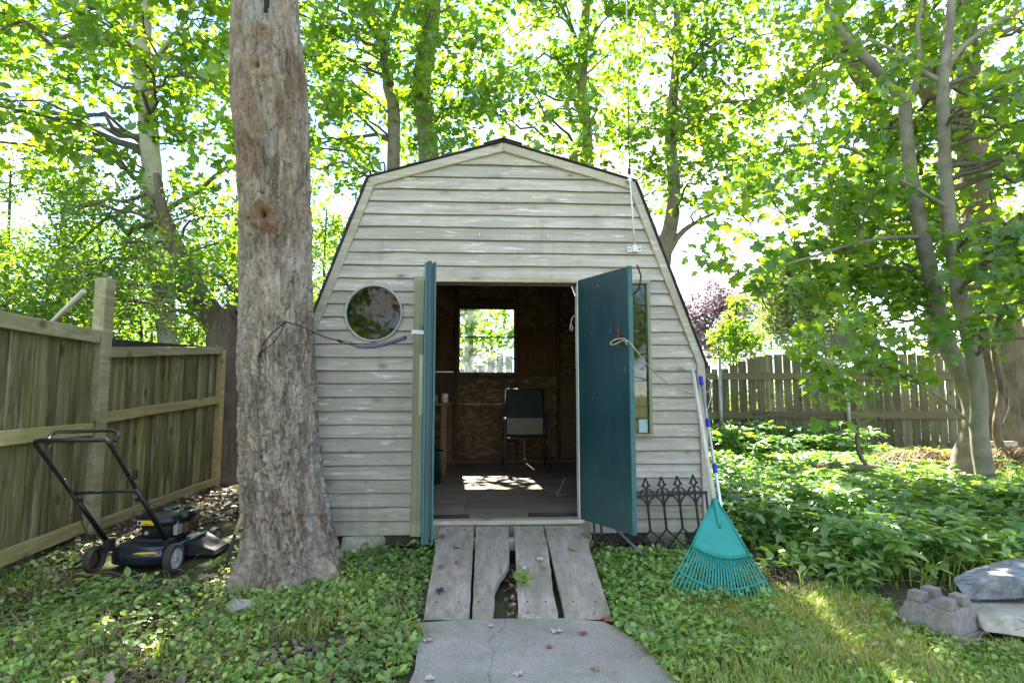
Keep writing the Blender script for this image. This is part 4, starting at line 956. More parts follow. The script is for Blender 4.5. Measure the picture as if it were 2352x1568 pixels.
# trees behind the shed and fences ---------------------------------
trees = []
trees.append(dict(label='tree with pale smooth trunk rising at the upper left behind the board fence', bk='bark_pale', leaf='leaf_maple', T=T_MAPLE_S, ls=.125, per=22,
    stems=[grounded(-4.75, 8.3, [(385, 760, 8.3), (362, 560, 8.3), (350, 410, 8.3), (337, 250, 8.2), (326, 120, 8.1), (335, -60, 8.1), (350, -400, 8.1), (355, -800, 8.1)], [.15, .14, .135, .13, .125, .12, .09, .03], .18),
           ([tuple(P(u, v, 8.1)) for u, v in ((345, 190), (370, 120), (410, 70), (450, -10), (500, -120))], [.045, .035, .03, .025, .02]),
           ([tuple(P(u, v, 8.2)) for u, v in ((330, 90), (300, 60), (270, 20), (230, -40))], [.03, .028, .02, .015])],
    box=(-250, 560, -900, 380), dn=12500))
trees.append(dict(label='tree with thick ivy dressed trunk rising above the left slope of the shed roof', bk='bark_grey', leaf='leaf_maple', T=T_MAPLE_S, ls=.13, per=22,
    stems=[grounded(-1.75, 11.6, [(985, 380, 11.6), (968, 200, 11.5), (990, 50, 11.5), (1000, -200, 11.5), (1010, -600, 11.5)], [.22, .20, .18, .15, .06], .28)], box=(900, 1120, -900, 360)))
trees.append(dict(label='slimmer forked trunk between the big maple and the ivy dressed trunk above the roof', bk='bark_grey', leaf='leaf_maple', T=T_MAPLE_S, ls=.13, per=22,
    stems=[grounded(-2.5, 11.2, [(905, 330, 11.2), (893, 200, 11.2), (878, 85, 11.2), (845, -20, 11.2), (830, -300, 11.2)], [.13, .12, .11, .08, .03], .17), ([tuple(P(u, v, 11.2)) for u, v in ((878, 85), (905, 40), (925, -40))], [.07, .06, .04])], box=(560, 900, -900, 380)))
trees.append(dict(label='slender straight tree rising behind the right slope of the shed roof', bk='bark_grey', leaf='leaf_maple', T=T_MAPLE_S, ls=.12, per=22,
    stems=[grounded(1.6, 11.8, [(1350, 370, 11.8), (1336, 230, 11.8), (1340, 100, 11.8), (1350, -60, 11.8), (1350, -400, 11.8)], [.13, .12, .10, .09, .03], .17), ([tuple(P(u, v, 11.6)) for u, v in ((1340, 130), (1310, 60), (1270, -30))], [.05, .04, .03])], box=(1120, 1440, -900, 360)))
trees.append(dict(label='tree with bent dark trunk just right of the shed roof corner', bk='bark_grey', leaf='leaf_maple', T=T_MAPLE_S, ls=.12, per=22,
    stems=[grounded(3.0, 11.2, [(1522, 620, 11.2), (1540, 520, 11.2), (1548, 440, 11.2), (1540, 300, 11.2), (1555, 100, 11.2), (1560, -300, 11.2)], [.16, .15, .13, .11, .09, .03], .19), ([tuple(P(u, v, 11.2)) for u, v in ((1530, 590), (1560, 540), (1600, 510), (1660, 480))], [.08, .06, .04, .02])], box=(1440, 1800, -900, 470)))
trees.append(dict(label='large brown furrowed trunk behind the twin grey stems at the right edge', bk='bark_brown', leaf='leaf_maple', T=T_MAPLE_S, ls=.12, per=20,
    stems=[grounded(7.75, 8.9, [(2315, 950, 8.9), (2290, 780, 8.9), (2262, 600, 8.9), (2238, 400, 8.9), (2222, 200, 8.9), (2212, 0, 8.9), (2205, -400, 8.9)], [.40, .33, .27, .22, .19, .17, .06], .48),
           ([tuple(P(u, v, 8.8)) for u, v in ((2235, 600), (2180, 560), (2150, 500), (2085, 440), (2055, 370), (2010, 230), (1960, 160), (1930, 60), (1920, -60))], [.14, .14, .14, .12, .11, .10, .09, .08, .05]),
           ([tuple(P(u, v, 9.0)) for u, v in ((2215, 330), (2165, 270), (2135, 190), (2110, 60), (2095, -100))], [.17, .19, .19, .17, .1])], box=(1860, 2650, -900, 420), dn=21000))
for T_ in trees:
    u0, u1, v0, v1 = T_['box']; yb = T_['stems'][0][0][0][1]
    w_ = (u1-u0)
    def shaft(b):
        q = b[0]-np.array((-.15, 8.0, 2.15)); sv = np.array(sdir); t = q.dot(sv); return t > 0 and np.linalg.norm(q-sv*t) < 0.95
    bl = region(u0, u1, -380, v1, yb-1.9, yb+1.8, w_*(v1+380)/T_.get('dn', 5200), .85, 9, gap)
    bl += region(u0-20, u1+20, -1000, -380, yb-1.5, yb+3.0, w_*620/26000, 1.3, 13)
    T_['blobs'] = [b for b in bl if not shaft(b)]
    if 'ivy dressed trunk rising' in T_['label']:
        for t, ox in ((2.0, .12), (2.7, -.22), (3.4, .05)): T_['blobs'].append((np.array((-.2+ox, 8.0, 2.1))+np.array(sdir)*t, .16, 2))  # leaf sprays added on the sun line to dapple the floor patch
for T_ in trees:
    make_tree(T_['label'], T_['stems'], T_['blobs'], T_['leaf'], T_['ls'], T_['T'], None, T_['bk'], per=T_['per'], name='maple_tree', tint0=.55)

# forked leaning tree at the end of the fence
make_tree('dark forked tree with leaning pale limb between fence end and big maple',
    [grounded(P(520, 1150, 7.25).x, 7.25, [(521, 1050, 7.25), (522, 900, 7.25), (512, 790, 7.25), (528, 730, 7.25), (548, 722, 7.25)], [.17, .165, .19, .17, .13], .24),
     ([tuple(P(u, v, y)) for u, v, y in ((515, 800, 7.25), (487, 725, 7.2), (455, 672, 7.15), (430, 620, 7.1), (400, 560, 7.0), (372, 480, 6.9), (360, 400, 6.9))], [.16, .15, .13, .11, .10, .07, .04])],
    region(60, 540, 470, 700, 6.2, 8.2, 18, .55, 9), 'leaf_fine', .065, T_KITE, None, 'bark_dark', per=46, spr=.26, tint0=.5, name='leaning_tree')

# dense fine leaved shrubs behind the left fence
bk = 0
for (u0, u1, v0, v1, y0, y1, n, lb) in ((-180, 130, 560, 800, 6.6, 8.6, 22, 'dense fine leaved shrub above the far left end of the board fence'),
        (130, 330, 520, 790, 7.4, 9.2, 17, 'fine leaved shrub rising behind the tall fence post'), (330, 560, 560, 800, 8.0, 9.8, 18, 'yellow green shrub above the lower fence panel'),
        (-200, 250, 380, 560, 7.5, 9.5, 20, 'loose sapling with hanging sprays at the left edge'), (700, 800, 480, 760, 9.0, 10.6, 8, 'narrow leafy bush showing between big trunk and shed wall')):
    c = P((u0+u1)/2, v1, (y0+y1)/2); gz = zg1(c.x, c.y)
    st = [([(c.x, c.y, gz-.05), (c.x+.05, c.y, gz+.8), (c.x-.1, c.y+.1, (gz+P(u0, v0, c.y).z)/1.7), tuple(P((u0+u1)/2, v0, c.y))], [.05, .045, .03, .012]),
          ([(c.x+.1, c.y, gz+.1), (c.x+.6, c.y+.1, gz+1.0), tuple(P(u1-20, v0+60, c.y))], [.03, .025, .01]), ([(c.x-.1, c.y, gz+.1), (c.x-.5, c.y-.1, gz+.9), tuple(P(u0+20, v0+40, c.y))], [.03, .025, .01])]
    make_tree(lb, st, region(u0, u1, v0, v1, y0, y1, n, .5, 9, lambda u, v: gap(u, v) and rng.random() < .8), 'leaf_fine', .062, T_KITE, None, 'twig', per=46, spr=.25, tint0=.55, name='shrub', stem_seg=8, cat='shrub')

# twin grey stems on the right with big soft leaves --------------------
sA = grounded(P(2203, 1105, 7.0).x, 7.0, [(2212, 1060, 7.0), (2232, 990, 6.98), (2236, 930, 6.95), (2205, 850, 6.9), (2175, 790, 6.9), (2150, 690, 6.85), (2128, 590, 6.8), (2108, 490, 6.8), (2090, 380, 6.8), (2082, 300, 6.8), (2078, 225, 6.8)],
              [.12, .115, .112, .105, .10, .092, .088, .082, .076, .072, .07], .135)
A2 = ([tuple(P(u, v, 6.8)) for u, v in ((2080, 240), (2050, 200), (2000, 145), (1950, 95), (1915, 50), (1890, -10), (1870, -90))], [.075, .07, .062, .055, .045, .035, .02])
A3 = ([tuple(P(u, v, 6.8)) for u, v in ((2080, 230), (2102, 195), (2112, 130), (2108, 70), (2120, -20))], [.05, .04, .032, .025, .015])
A4 = ([tuple(P(u, v, y)) for u, v, y in ((2214, 960, 6.9), (2150, 905, 6.5), (2080, 870, 6.2), (1990, 860, 5.9), (1905, 848, 5.8))], [.022, .018, .014, .010, .006])
A5 = ([tuple(P(u, v, y)) for u, v, y in ((2118, 545, 6.8), (2050, 545, 6.6), (1960, 560, 6.4), (1880, 585, 6.2), (1800, 610, 6.1), (1720, 640, 6.0))], [.03, .024, .02, .015, .01, .006])
A6 = ([tuple(P(u, v, y)) for u, v, y in ((2100, 440, 6.8), (2040, 400, 6.6), (1960, 345, 6.5), (1860, 330, 6.3), (1760, 345, 6.2))], [.03, .022, .018, .012, .007])
blA = region(1800, 2120, -150, 400, 6.9, 8.4, 15, .5, 6, gap)+region(1860, 2140, 420, 660, 6.6, 8.0, 11, .45, 7, gap)+region(1880, 2140, 650, 760, 6.3, 7.4, 5, .35, 4)+region(1820, 2100, 100, 420, 5.8, 6.4, 5, .3, 3)
blA += [(np.array(P(u, v, y)), .22, 3) for u, v, y in ((1905, 845, 5.8), (1990, 860, 5.9), (2070, 862, 6.1), (1880, 800, 6.0), (2030, 800, 6.2), (1940, 905, 5.8), (1720, 640, 6.0), (1780, 600, 6.1), (1690, 470, 6.2), (1740, 400, 6.2), (1650, 560, 6.4))]
make_tree('left hand one of the two grey stems at right, bending left and forking high up', [sA, A2, A3, A4, A5, A6], blA, 'leaf_near', .115, T_MAPLE, None, 'bark_stem', per=20, spr=.28, tint0=.5, name='maple_tree')
sB = grounded(P(2266, 1135, 6.5).x, 6.5, [(2262, 1090, 6.5), (2250, 1000, 6.5), (2248, 900, 6.5), (2232, 800, 6.5), (2208, 700, 6.5), (2192, 600, 6.5), (2180, 500, 6.5), (2172, 400, 6.5), (2168, 300, 6.5), (2166, 200, 6.5), (2176, 110, 6.5), (2184, 30, 6.5), (2190, -80, 6.5)],
              [.095, .088, .085, .082, .08, .076, .073, .07, .066, .062, .055, .048, .04, .03], .105)
B2 = ([tuple(P(u, v, y)) for u, v, y in ((2172, 175, 6.5), (2200, 120, 6.4), (2260, 70, 6.3), (2352, 20, 6.2), (2420, -30, 6.1))], [.035, .03, .025, .018, .01])
B3 = ([tuple(P(u, v, y)) for u, v, y in ((2182, 480, 6.5), (2140, 455, 6.45), (2100, 430, 6.4), (2040, 400, 6.3))], [.03, .025, .018, .01])
B4 = ([tuple(P(u, v, y)) for u, v, y in ((2166, 190, 6.5), (2120, 165, 6.6), (2060, 120, 6.7), (1990, 90, 6.8))], [.035, .03, .022, .012])
blB = region(2120, 2600, -150, 420, 6.8, 8.0, 14, .5, 6)+region(2150, 2650, 420, 720, 6.8, 8.0, 10, .45, 6)+region(2220, 2600, 430, 800, 5.2, 6.2, 9, .3, 4)+region(2240, 2600, 60, 380, 5.4, 6.2, 6, .3, 3)+region(2150, 2280, 740, 820, 5.9, 6.2, 2, .18, 2)
make_tree('right hand one of the two grey stems, straighter and nearly upright', [sB, B2, B3, B4], blB, 'leaf_near', .125, T_MAPLE, None, 'bark_stem', per=18, spr=.28, tint0=.42, name='maple_tree')
make_tree('thin crooked sapling between the twin stems and the brown trunk', [grounded(6.75, 7.7, [(2290, 1000, 7.6), (2300, 900, 7.6), (2285, 800, 7.6), (2300, 700, 7.6)], [.05, .045, .05, .04], .06),
    ([tuple(P(u, v, 7.6)) for u, v in ((2288, 800), (2310, 760), (2340, 735), (2380, 700))], [.035, .03, .025, .02]), ([tuple(P(u, v, 7.6)) for u, v in ((2290, 1000), (2320, 930), (2300, 850), (2290, 790))], [.012, .012, .01, .008])],
    region(2240, 2420, 600, 740, 7.3, 8, 4, .3, 4), 'leaf_near', .11, T_MAPLE, None, 'bark_brown', per=18, name='sapling', stem_seg=10)
# far vegetation
make_tree('pale hazy copper purple tree far off right of the shed', [([(11.2, 26, 0), (11.2, 26, 3)], [.3, .2])],
    [((P(u, v, 26)), r, 42) for u, v, r in ((1650, 690, 1.3), (1610, 720, 1.0), (1690, 710, 1.1), (1640, 750, 1.3), (1600, 780, 1.1), (1700, 770, 1.0), (1660, 800, 1.1))], 'leaf_purple', .20, T_KITE, None, 'bark_dark', per=22, spr=.5, name='purple_tree', twigs=False, flat=.6)
make_tree('soft feathery cedar behind the picket fence under the maple leaves', [([(8.0, 15, .2), (8.0, 15, 3), (8.0, 15, 5.2)], [.15, .1, .03])],
    [((P(u, v, 15)), r, 16) for u, v, r in ((1815, 600, .35), (1800, 650, .5), (1850, 660, .55), (1790, 700, .6), (1850, 720, .7), (1900, 690, .6), (1810, 760, .7), (1890, 770, .8), (1960, 740, .6), (1950, 790, .7))], 'leaf_conifer', .22, T_NEED, None, 'bark_dark', per=60, spr=.3, name='cedar_tree', twigs=False, flat=.5, tint0=.6)
make_tree('young leafy sapling growing over the picket fence next to the trampoline pole', [([(4.6, 11.6, .2), (4.6, 11.6, 1.5), tuple(P(1690, 720, 11.6)), tuple(P(1698, 685, 11.6))], [.03, .025, .015, .008])],
    [((P(u, v, 11.6)), r, 7) for u, v, r in ((1700, 700, .2), (1690, 745, .28), (1670, 790, .35), (1710, 800, .4), (1660, 825, .3), (1720, 770, .25), (1655, 770, .2))], 'leaf_near', .13, T_OVAL, None, 'twig', per=16, spr=.2, name='sapling', tint0=.5, stem_seg=8)
bgs = [(-13, 16, 'broad tree far behind the board fence at the left edge'), (-8.5, 17, 'broad tree behind the fence left of the pale trunk'), (-5, 18, 'distant tree filling the gap beside the big maple'), (-1.5, 18.5, 'distant tree seen through the back window of the shed'), (2.2, 19, 'distant tree behind the right roof slope'), (11.5, 15.5, 'distant tree behind the right picket fence'), (15.5, 16, 'distant tree beyond the right edge of the picket fence')]
for i, (x, y, lb) in enumerate(bgs):
    h = rng.uniform(6.5, 8.5) if x != 2.2 else 8; bl = []
    for k in range(15):
        a = rng.random()*2*pi; rr3 = rng.random()**.5*2.3; bl.append((np.array((x+rr3*cos(a), y+rr3*sin(a)*.8, rng.uniform(1.2, h))), 1.1, 11))
    make_tree(lb, [([(x, y, .1), (x+.1, y, h*.5), (x, y, h)], [.2, .14, .04])], bl, 'leaf_maple', .24, T_KITE, None, 'bark_grey', per=26, spr=.5, name='background_tree', twigs=False, flat=.5, tint0=.65, group=None)
def hedge(lb, a, b, y, ztop, n, leaf, ls, tint0):
    bl = [(np.array((a+(b-a)*(i+rng.random())/n, y+rng.normal()*.3, rng.uniform(.4, ztop))), .6, 12) for i in range(n)]
    make_tree(lb, [([((a+b)/2, y, 0), ((a+b)/2, y, ztop*.7)], [.05, .03]), ([((a+b)/2-.6, y, 0), (a+.7, y, ztop*.7)], [.04, .02]), ([((a+b)/2+.6, y, 0), (b-.7, y, ztop*.7)], [.04, .02])], bl, leaf, ls, T_KITE, None, 'twig', per=34, spr=.4, name='hedge', twigs=False, flat=.5, tint0=tint0, stem_seg=8, cat='hedge')
hedge('sunlit low hedge showing through the gaps of the picket fence', 3.4, 9.5, 13.2, 1.35, 22, 'leaf_fine', .12, .7)
hedge('hedge behind the fence seen low through the shed window', -4.5, 1.5, 13.0, 1.6, 20, 'leaf_fine', .12, .6)
hedge('hedge beyond the left board fence', -12, -5.5, 11.5, 2.6, 26, 'leaf_fine', .12, .6)
# trees at the camera's back (they show in the window reflections)
for i, (x, y) in enumerate(((-4.4, -8.5), (-13.0, -13), (6.5, -17), (13, -12))):
    bl = []
    for k in range(34 if i == 0 else 16):
        a = rng.random()*2*pi; rr3 = rng.random()**.5*2.6; bl.append((np.array((x+rr3*cos(a), y+rr3*sin(a), rng.uniform(1.0, 6.5))), 1.2, 10))
    make_tree(['garden tree behind the viewer at far left', 'garden tree straight behind the viewer', 'garden tree behind the viewer to the right', 'garden tree behind the viewer at far right'][i], [([(x, y, .0), (x+.1, y, 3), (x, y, 6)], [.2, .14, .04])], bl, 'leaf_maple', .26, T_KITE, None, 'bark_grey', per=24, spr=.5, name='background_tree', twigs=False, flat=.5, tint0=.6, group='trees behind the viewer')

# ------------------------------------------------------------------ ground vegetation
def scatter(n, x0, x1, y0, y1, dens):
    x = rng.uniform(x0, x1, n); y = rng.uniform(y0, y1, n); m = rng.random(n) < dens(x, y); return x[m], y[m]
ppn = np.array(pp)
def inpoly(x, y, poly):
    c = np.zeros(x.shape, bool); n = len(poly); j = n-1
    for i in range(n):
        xi, yi = poly[i]; xj, yj = poly[j]
        m = ((yi > y) != (yj > y)) & (x < (xj-xi)*(y-yi)/(yj-yi+1e-12)+xi); c ^= m; j = i
    return c
LIT = [False]
def clear(x, y, edge=.0):
    ok = ~inpoly(x, y, [(a*(1-edge)+0.03*edge, b) for a, b in pp])
    ramp_ = (x > -.53) & (x < .57) & (y > 3.22) & (y < 4.4)
    shd = (np.abs(x+.07) < 1.62) & (y > 4.45) & (y < 8.1)
    tr_ = (((x-cx_[1])**2+(y-TY)**2) < .34**2) | ((x > -2.95) & (x < -2.05) & (y > 3.74) & (y < 4.7))
    foot = (np.abs(x) < 1.6) & (y > 4.22) & (rng.random(x.shape) < .75)
    soil = foot | (np.exp(-((x-1.80)/.26)**2-((y-3.80)/.17)**2) > rng.random(x.shape)*.7+.12) | ((x > 2.25) & (x < 3.6) & (y > 3.0) & (y < 3.72)) | (((x-5.75)/.65)**2+((y-7.6)/.55)**2 < 1) | (((x-6.7)/.6)**2+((y-7.4)/.55)**2 < 1)
    return ok & ~ramp_ & ~shd & ~tr_ & (~soil | LIT[0]) & (x > -3.12-np.clip(y-2.6, 0, 2.2)*.16)
def lowveg(name, n, box, dens, T, mat, sz, hz, label, tint0, nz=.5, up=1.0, cat='ground cover', tn=.2):
    LIT[0] = mat == 'litter'; x, y = scatter(n, *box, lambda a, b: dens(a, b)*clear(a, b, .04)); LIT[0] = False; z = zg(x, y)+rng.uniform(hz[0], hz[1], len(x))*(.4+fbm(x*3, y*3, 51))
    nr3 = rng.normal(size=(len(x), 3))*nz; nr3[:, 2] += up
    t = np.clip(tint0+(fbm(x*4, y*4, 71)-.5)*.9+rng.normal(size=len(x))*tn, 0, 1)
    o = leaves(name, np.stack([x, y, z], -1), nr3, rng.uniform(sz[0], sz[1], len(x))*(.7+.6*fbm(x*2+5, y*2, 55)), T, MT[mat], None, t)
    return props(o, label, cat, kind='stuff')
cl = lambda v: np.clip(v, 0, 1)
def bed(x, y):      # tall bed edge on the right
    edge = np.interp(x, [1.3, 1.7, 2.0, 2.4, 3.0, 4.0], [4.15, 3.95, 3.72, 3.52, 3.45, 3.4])
    return (x > 1.45) & (y > edge+(fbm(x*3, y*3, 91)-.5)*.3)
def dl_(x, y): return cl((fbm(x*2.6, y*2.6, 81)-.38)*5)*np.where(x > -1.9, 1, .55)*np.where((x < -1.6) & (y > 3.45), .35, 1)
lowveg('ground_ivy', 24000, (-3.4, -.48, 2.2, 4.35), dl_, T_ROUND, 'ivy', (.012, .038), (.012, .075), 'round leaved green creeper carpeting the ground left of the path', .5)
lowveg('lobed_ivy', 14000, (-3.4, -.48, 2.2, 4.35), lambda x, y: cl((fbm(x*2+7, y*2, 82)-.36)*6)*np.where((x < -1.6) & (y > 3.45), .3, 1), T_MAPLE_S, 'ivy', (.014, .036), (.015, .09), 'small lobed leaves mixed through the creeper left of the path', .62, nz=.7, tn=.25)
lowveg('lobed_ivy', 6000, (.5, 2.2, 2.3, 4.4), lambda x, y: cl((fbm(x*3, y*3, 84)-.36)*6)*(~bed(x, y))*np.where(x > 1.05, .3, 1), T_MAPLE_S, 'ivy', (.014, .036), (.01, .07), 'small lobed leaves mixed through the growth between ramp and rake', .6, nz=.7, tn=.25)
lowveg('ground_ivy', 9000, (.5, 1.5, 2.9, 4.4), lambda x, y: cl((fbm(x*3, y*3, 83)-.28)*6), T_ROUND, 'ivy', (.014, .040), (.015, .09), 'round leaved creeper between the ramp and the green rake', .45)
lowveg('clover_patch', 15000, (.7, 3.6, 2.2, 3.9), lambda x, y: cl((fbm(x*3.5, y*3.5, 87)-.33)*5)*(~bed(x, y)), T_ROUND, 'ivy', (.012, .030), (.01, .055), 'small round leaves dotted through the lawn at bottom right', .6)
def lawn(x, y): return np.where(bed(x, y), .0, 1)*np.where(x > .9, 1, .45)*cl((fbm(x*2.5, y*2.5, 89)-.2)*4)
def blades(name, n, box, dens, label, h=(.03, .075), tint0=.5, wd=.0032):
    x, y = scatter(n, *box, lambda a, b: dens(a, b)*clear(a, b, .03)); N = len(x); z = zg(x, y)-.005
    hh = rng.uniform(h[0], h[1], N)*(.6+.8*fbm(x*3, y*3, 93)); a = rng.random(N)*2*pi; ln_ = rng.uniform(.2, 1.1, N)*hh
    dx, dy = np.cos(a), np.sin(a); w2 = rng.uniform(.6, 1.4, N)*wd
    p0 = np.stack([x-dy*w2, y+dx*w2, z], -1); p1 = np.stack([x+dy*w2, y-dx*w2, z], -1)
    m0 = np.stack([x+dx*ln_*.3-dy*w2*.8, y+dy*ln_*.3+dx*w2*.8, z+hh*.6], -1); m1 = np.stack([x+dx*ln_*.3+dy*w2*.8, y+dy*ln_*.3-dx*w2*.8, z+hh*.6], -1)
    tp = np.stack([x+dx*ln_, y+dy*ln_, z+hh*.95], -1)
    V = np.stack([p0, p1, m1, m0, tp], 1).reshape(-1, 3); b = (np.arange(N)*5)[:, None, None]
    F = (np.array([(0, 1, 2), (0, 2, 3), (3, 2, 4)])[None]+b).reshape(-1, 3)
    t = np.clip(tint0+(fbm(x*3, y*3, 95)-.5)*1.2+rng.normal(size=N)*.2, 0, 1)
    return props(bigmesh(name, V, F, MT['grass'], None, tint=np.repeat(t, 5)), label, 'grass', kind='stuff')
blades('grass', 95000, (.55, 4.2, 2.2, 4.2), lawn, 'short lawn grass right of the path', h=(.03, .075), tint0=.68)
blades('grass', 16000, (-3.3, -.5, 2.2, 3.9), lambda x, y: cl((fbm(x*2.7, y*2.7, 97)-.45)*6), 'loose grass tufts left of the path', h=(.03, .09), tint0=.5)
blades('grass', 22000, (1.2, 9.5, 3.6, 9.5), lambda x, y: cl((fbm(x*1.2, y*1.2, 99)-.42)*5), 'long grass wisps in the bed below the maples', h=(.08, .28), tint0=.6, wd=.004)
# goutweed style bed: stems carrying groups of leaflets
def bedveg(n, box, dens, hmax, label, sz, tint0):
    x, y = scatter(n, *box, lambda a, b: dens(a, b)*clear(a, b)); N = len(x); z = zg(x, y)
    hh = hmax*(.35+.65*rng.random(N))*(.55+.9*fbm(x*1.6, y*1.6, 101)); lean = rng.normal(size=(N, 2))*.25*hh[:, None]
    hh = hh*np.clip(.35+(y-np.interp(x, [1.3, 1.7, 2.0, 2.4, 3.0, 4.0], [4.15, 3.95, 3.72, 3.52, 3.45, 3.4]))/.7, .35, 1)*np.where(x > 1.45, 1, 1/.6)
    top_ = np.stack([x+lean[:, 0], y+lean[:, 1], z+hh], -1); Ps, Ns, Hs, Ss, Ts = [], [], [], [], []
    ct = np.clip(tint0+(fbm(x*1.5, y*1.5, 103)-.5)*.8+rng.normal(size=N)*.15, 0, 1)
    for k in range(5):
        a = rng.random(N)*.6+k*2*pi/5+(x*50); hd = np.stack([np.cos(a), np.sin(a), rng.uniform(-.45, .2, N)], -1)
        Ps.append(top_+hd*rng.uniform(.005, .03, (N, 1))); Hs.append(hd); nn_ = rng.normal(size=(N, 3))*.28; nn_[:, 2] += 1; Ns.append(nn_)
        Ss.append(rng.uniform(sz[0], sz[1], N)*(.75+.5*hh/hmax)); Ts.append(np.clip(ct+rng.normal(size=N)*.12, 0, 1))
    o = leaves('leafy_bed', np.concatenate(Ps), np.concatenate(Ns), np.concatenate(Ss), T_OVAL, MT['gout'], None, np.concatenate(Ts), head=np.concatenate(Hs))
    props(o, label, 'ground cover', kind='stuff')
    bs_ = np.stack([x, y, z-.01], -1); Vs, Fs = tubes_np(np.stack([bs_, (bs_+top_)/2+rng.normal(size=(N, 3))*.01, top_], 1), np.tile([.0022, .0018, .0012], (N, 1)), 3)
    props(bigmesh('leafy_bed_stems', Vs, Fs, MT['gout'], None, tint=np.full(len(Vs), .6)), label.replace('leafy', 'thin stems of the leafy'), 'ground cover', kind='stuff')
bedveg(3000, (1.4, 5.2, 3.4, 5.4), lambda x, y: bed(x, y)*cl((fbm(x*2.4, y*2.4, 105)-.34)*6), .31, 'leafy knee high bed right of the rake', (.045, .10), .52)
lowveg('ground_ivy', 30000, (1.6, 8.5, 3.8, 10.2), lambda x, y: cl((fbm(x*1.7, y*1.7, 85)-.3)*5), T_ROUND, 'ivy', (.03, .065), (.02, .14), 'low round leaved carpet under the maples', .5, nz=.6)
bedveg(5200, (1.5, 9.5, 5.0, 10.3), lambda x, y: cl((fbm(x*1.5, y*1.5, 107)-.38)*6)*(x > 1.65), .26, 'leafy low growth in front of the picket fence', (.06, .11), .45)
bedveg(900, (1.6, 5.5, 8.6, 10.4), lambda x, y: 1.0+0*x, .55, 'leafy dark nettles along the foot of the picket fence', (.08, .13), .2)
bedveg(34, (-2.75, -1.9, 3.35, 3.70), lambda x, y: 1.0+0*x, .16, 'leafy weeds round the mower wheels', (.05, .08), .6)
bedveg(260, (-1.1, -.5, 3.85, 4.35), lambda x, y: 1.0+0*x, .12, 'leafy weeds under the edge of the shed left of the ramp', (.035, .06), .4)
bedveg(45, (.75, 1.45, 3.95, 4.15), lambda x, y: 1.0+0*x, .13, 'leafy weeds under the iron panel', (.035, .06), .4)
bedveg(26, (-.02, .16, 3.36, 3.8), lambda x, y: 1.0+0*x, .1, 'leafy weed', (.03, .05), .5) if False else None
def littered(x, y): return cl((fbm(x*2, y*2, 111)-.3)*4)
lowveg('leaf_litter', 5200, (-3.5, -1.2, 2.6, 7.0), lambda x, y: littered(x, y), T_KITE, 'litter', (.035, .085), (.004, .03), 'brown leaf litter by the board fence and mower', .45, nz=.35, tn=.28, cat='leaf litter')
lowveg('leaf_litter', 1900, (-3.2, -.5, 2.2, 3.9), lambda x, y: cl((fbm(x*3, y*3, 113)-.38)*5), T_KITE, 'litter', (.03, .06), (.01, .05), 'dead leaves among the creeper left of the path', .5, nz=.4, tn=.28, cat='leaf litter')
lowveg('leaf_litter', 1500, (1.0, 2.1, 3.3, 4.3), lambda x, y: np.exp(-((x-1.75)/.25)**2-((y-3.85)/.22)**2)*1.5, T_KITE, 'litter', (.03, .06), (.004, .02), 'patch of dead leaves and bare soil right of the rake', .45, nz=.35, tn=.28, cat='leaf litter')
lowveg('leaf_litter', 2500, (1.8, 9, 5.0, 10), lambda x, y: .5+0*x, T_KITE, 'litter', (.04, .08), (.004, .05), 'dead leaves under the maples', .4, nz=.35, cat='leaf litter')
lowveg('leaf_litter', 500, (1.0, 3.4, 2.2, 3.5), lambda x, y: .35+0*x, T_KITE, 'litter', (.02, .045), (.02, .05), 'scattered dead leaf scraps on the lawn', .7, nz=.35, tn=.28, cat='leaf litter')
def runners(n, box, label, tint0):
    x = rng.uniform(box[0], box[1], n); y = rng.uniform(box[2], box[3], n); m = clear(x, y, .04); x, y = x[m], y[m]; N = len(x); a = rng.random(N)*6.28; ln_ = rng.uniform(.08, .28, N); t = np.linspace(0, 1, 6)
    cv_ = rng.normal(size=N)*1.2; px = x[:, None]+ln_[:, None]*t*np.cos(a[:, None]+cv_[:, None]*t); py = y[:, None]+ln_[:, None]*t*np.sin(a[:, None]+cv_[:, None]*t)
    pz = zg(px, py)+.02+np.sin(t*pi)[None]*rng.uniform(.02, .09, (N, 1)); V_, F_ = tubes_np(np.stack([px, py, pz], -1), np.full((N, 6), .0016), 3)
    props(bigmesh('dry_stems', V_, F_, MT['straw'], None, tint=np.repeat(np.clip(rng.normal(tint0, .2, N), 0, 1), 18)), label, 'ground cover', kind='stuff')
runners(900, (-3.1, -.5, 2.2, 4.1), 'thin dry and green runners through the creeper left of the path', .75)
runners(420, (.5, 3.2, 2.2, 4.2), 'thin dry runners through the growth right of the path', .8)
# debris in the rotted gap of the ramp
x = rng.uniform(-.03, .14, 420); y = rng.uniform(3.32, 3.95, 420); z = .16+.25*(y-3.3)*.62+rng.uniform(-.09, -.02, 420)
nr3 = rng.normal(size=(420, 3))*.5; nr3[:, 2] += 1
props(leaves('leaf_litter', np.stack([x, y, z-.02], -1), nr3, rng.uniform(.02, .05, 420), T_KITE, MT['litter'], None, np.clip(rng.normal(.4, .25, 420), 0, 1)), 'crumbled wood and dead leaves in the rotted gap of the ramp', 'leaf litter', kind='stuff')
x = rng.uniform(.035, .10, 26); y = rng.uniform(3.50, 3.68, 26); nr3 = rng.normal(size=(26, 3))*.35; nr3[:, 2] += 1
props(leaves('weed', np.stack([x, y, .20+(y-3.5)*.22+rng.uniform(0, .03, 26)], -1), nr3, rng.uniform(.03, .045, 26), T_ROUND, MT['ivy'], None, np.clip(rng.normal(.4, .15, 26), 0, 1)), 'small green weed growing up through the gap in the ramp', 'weed', kind='stuff')

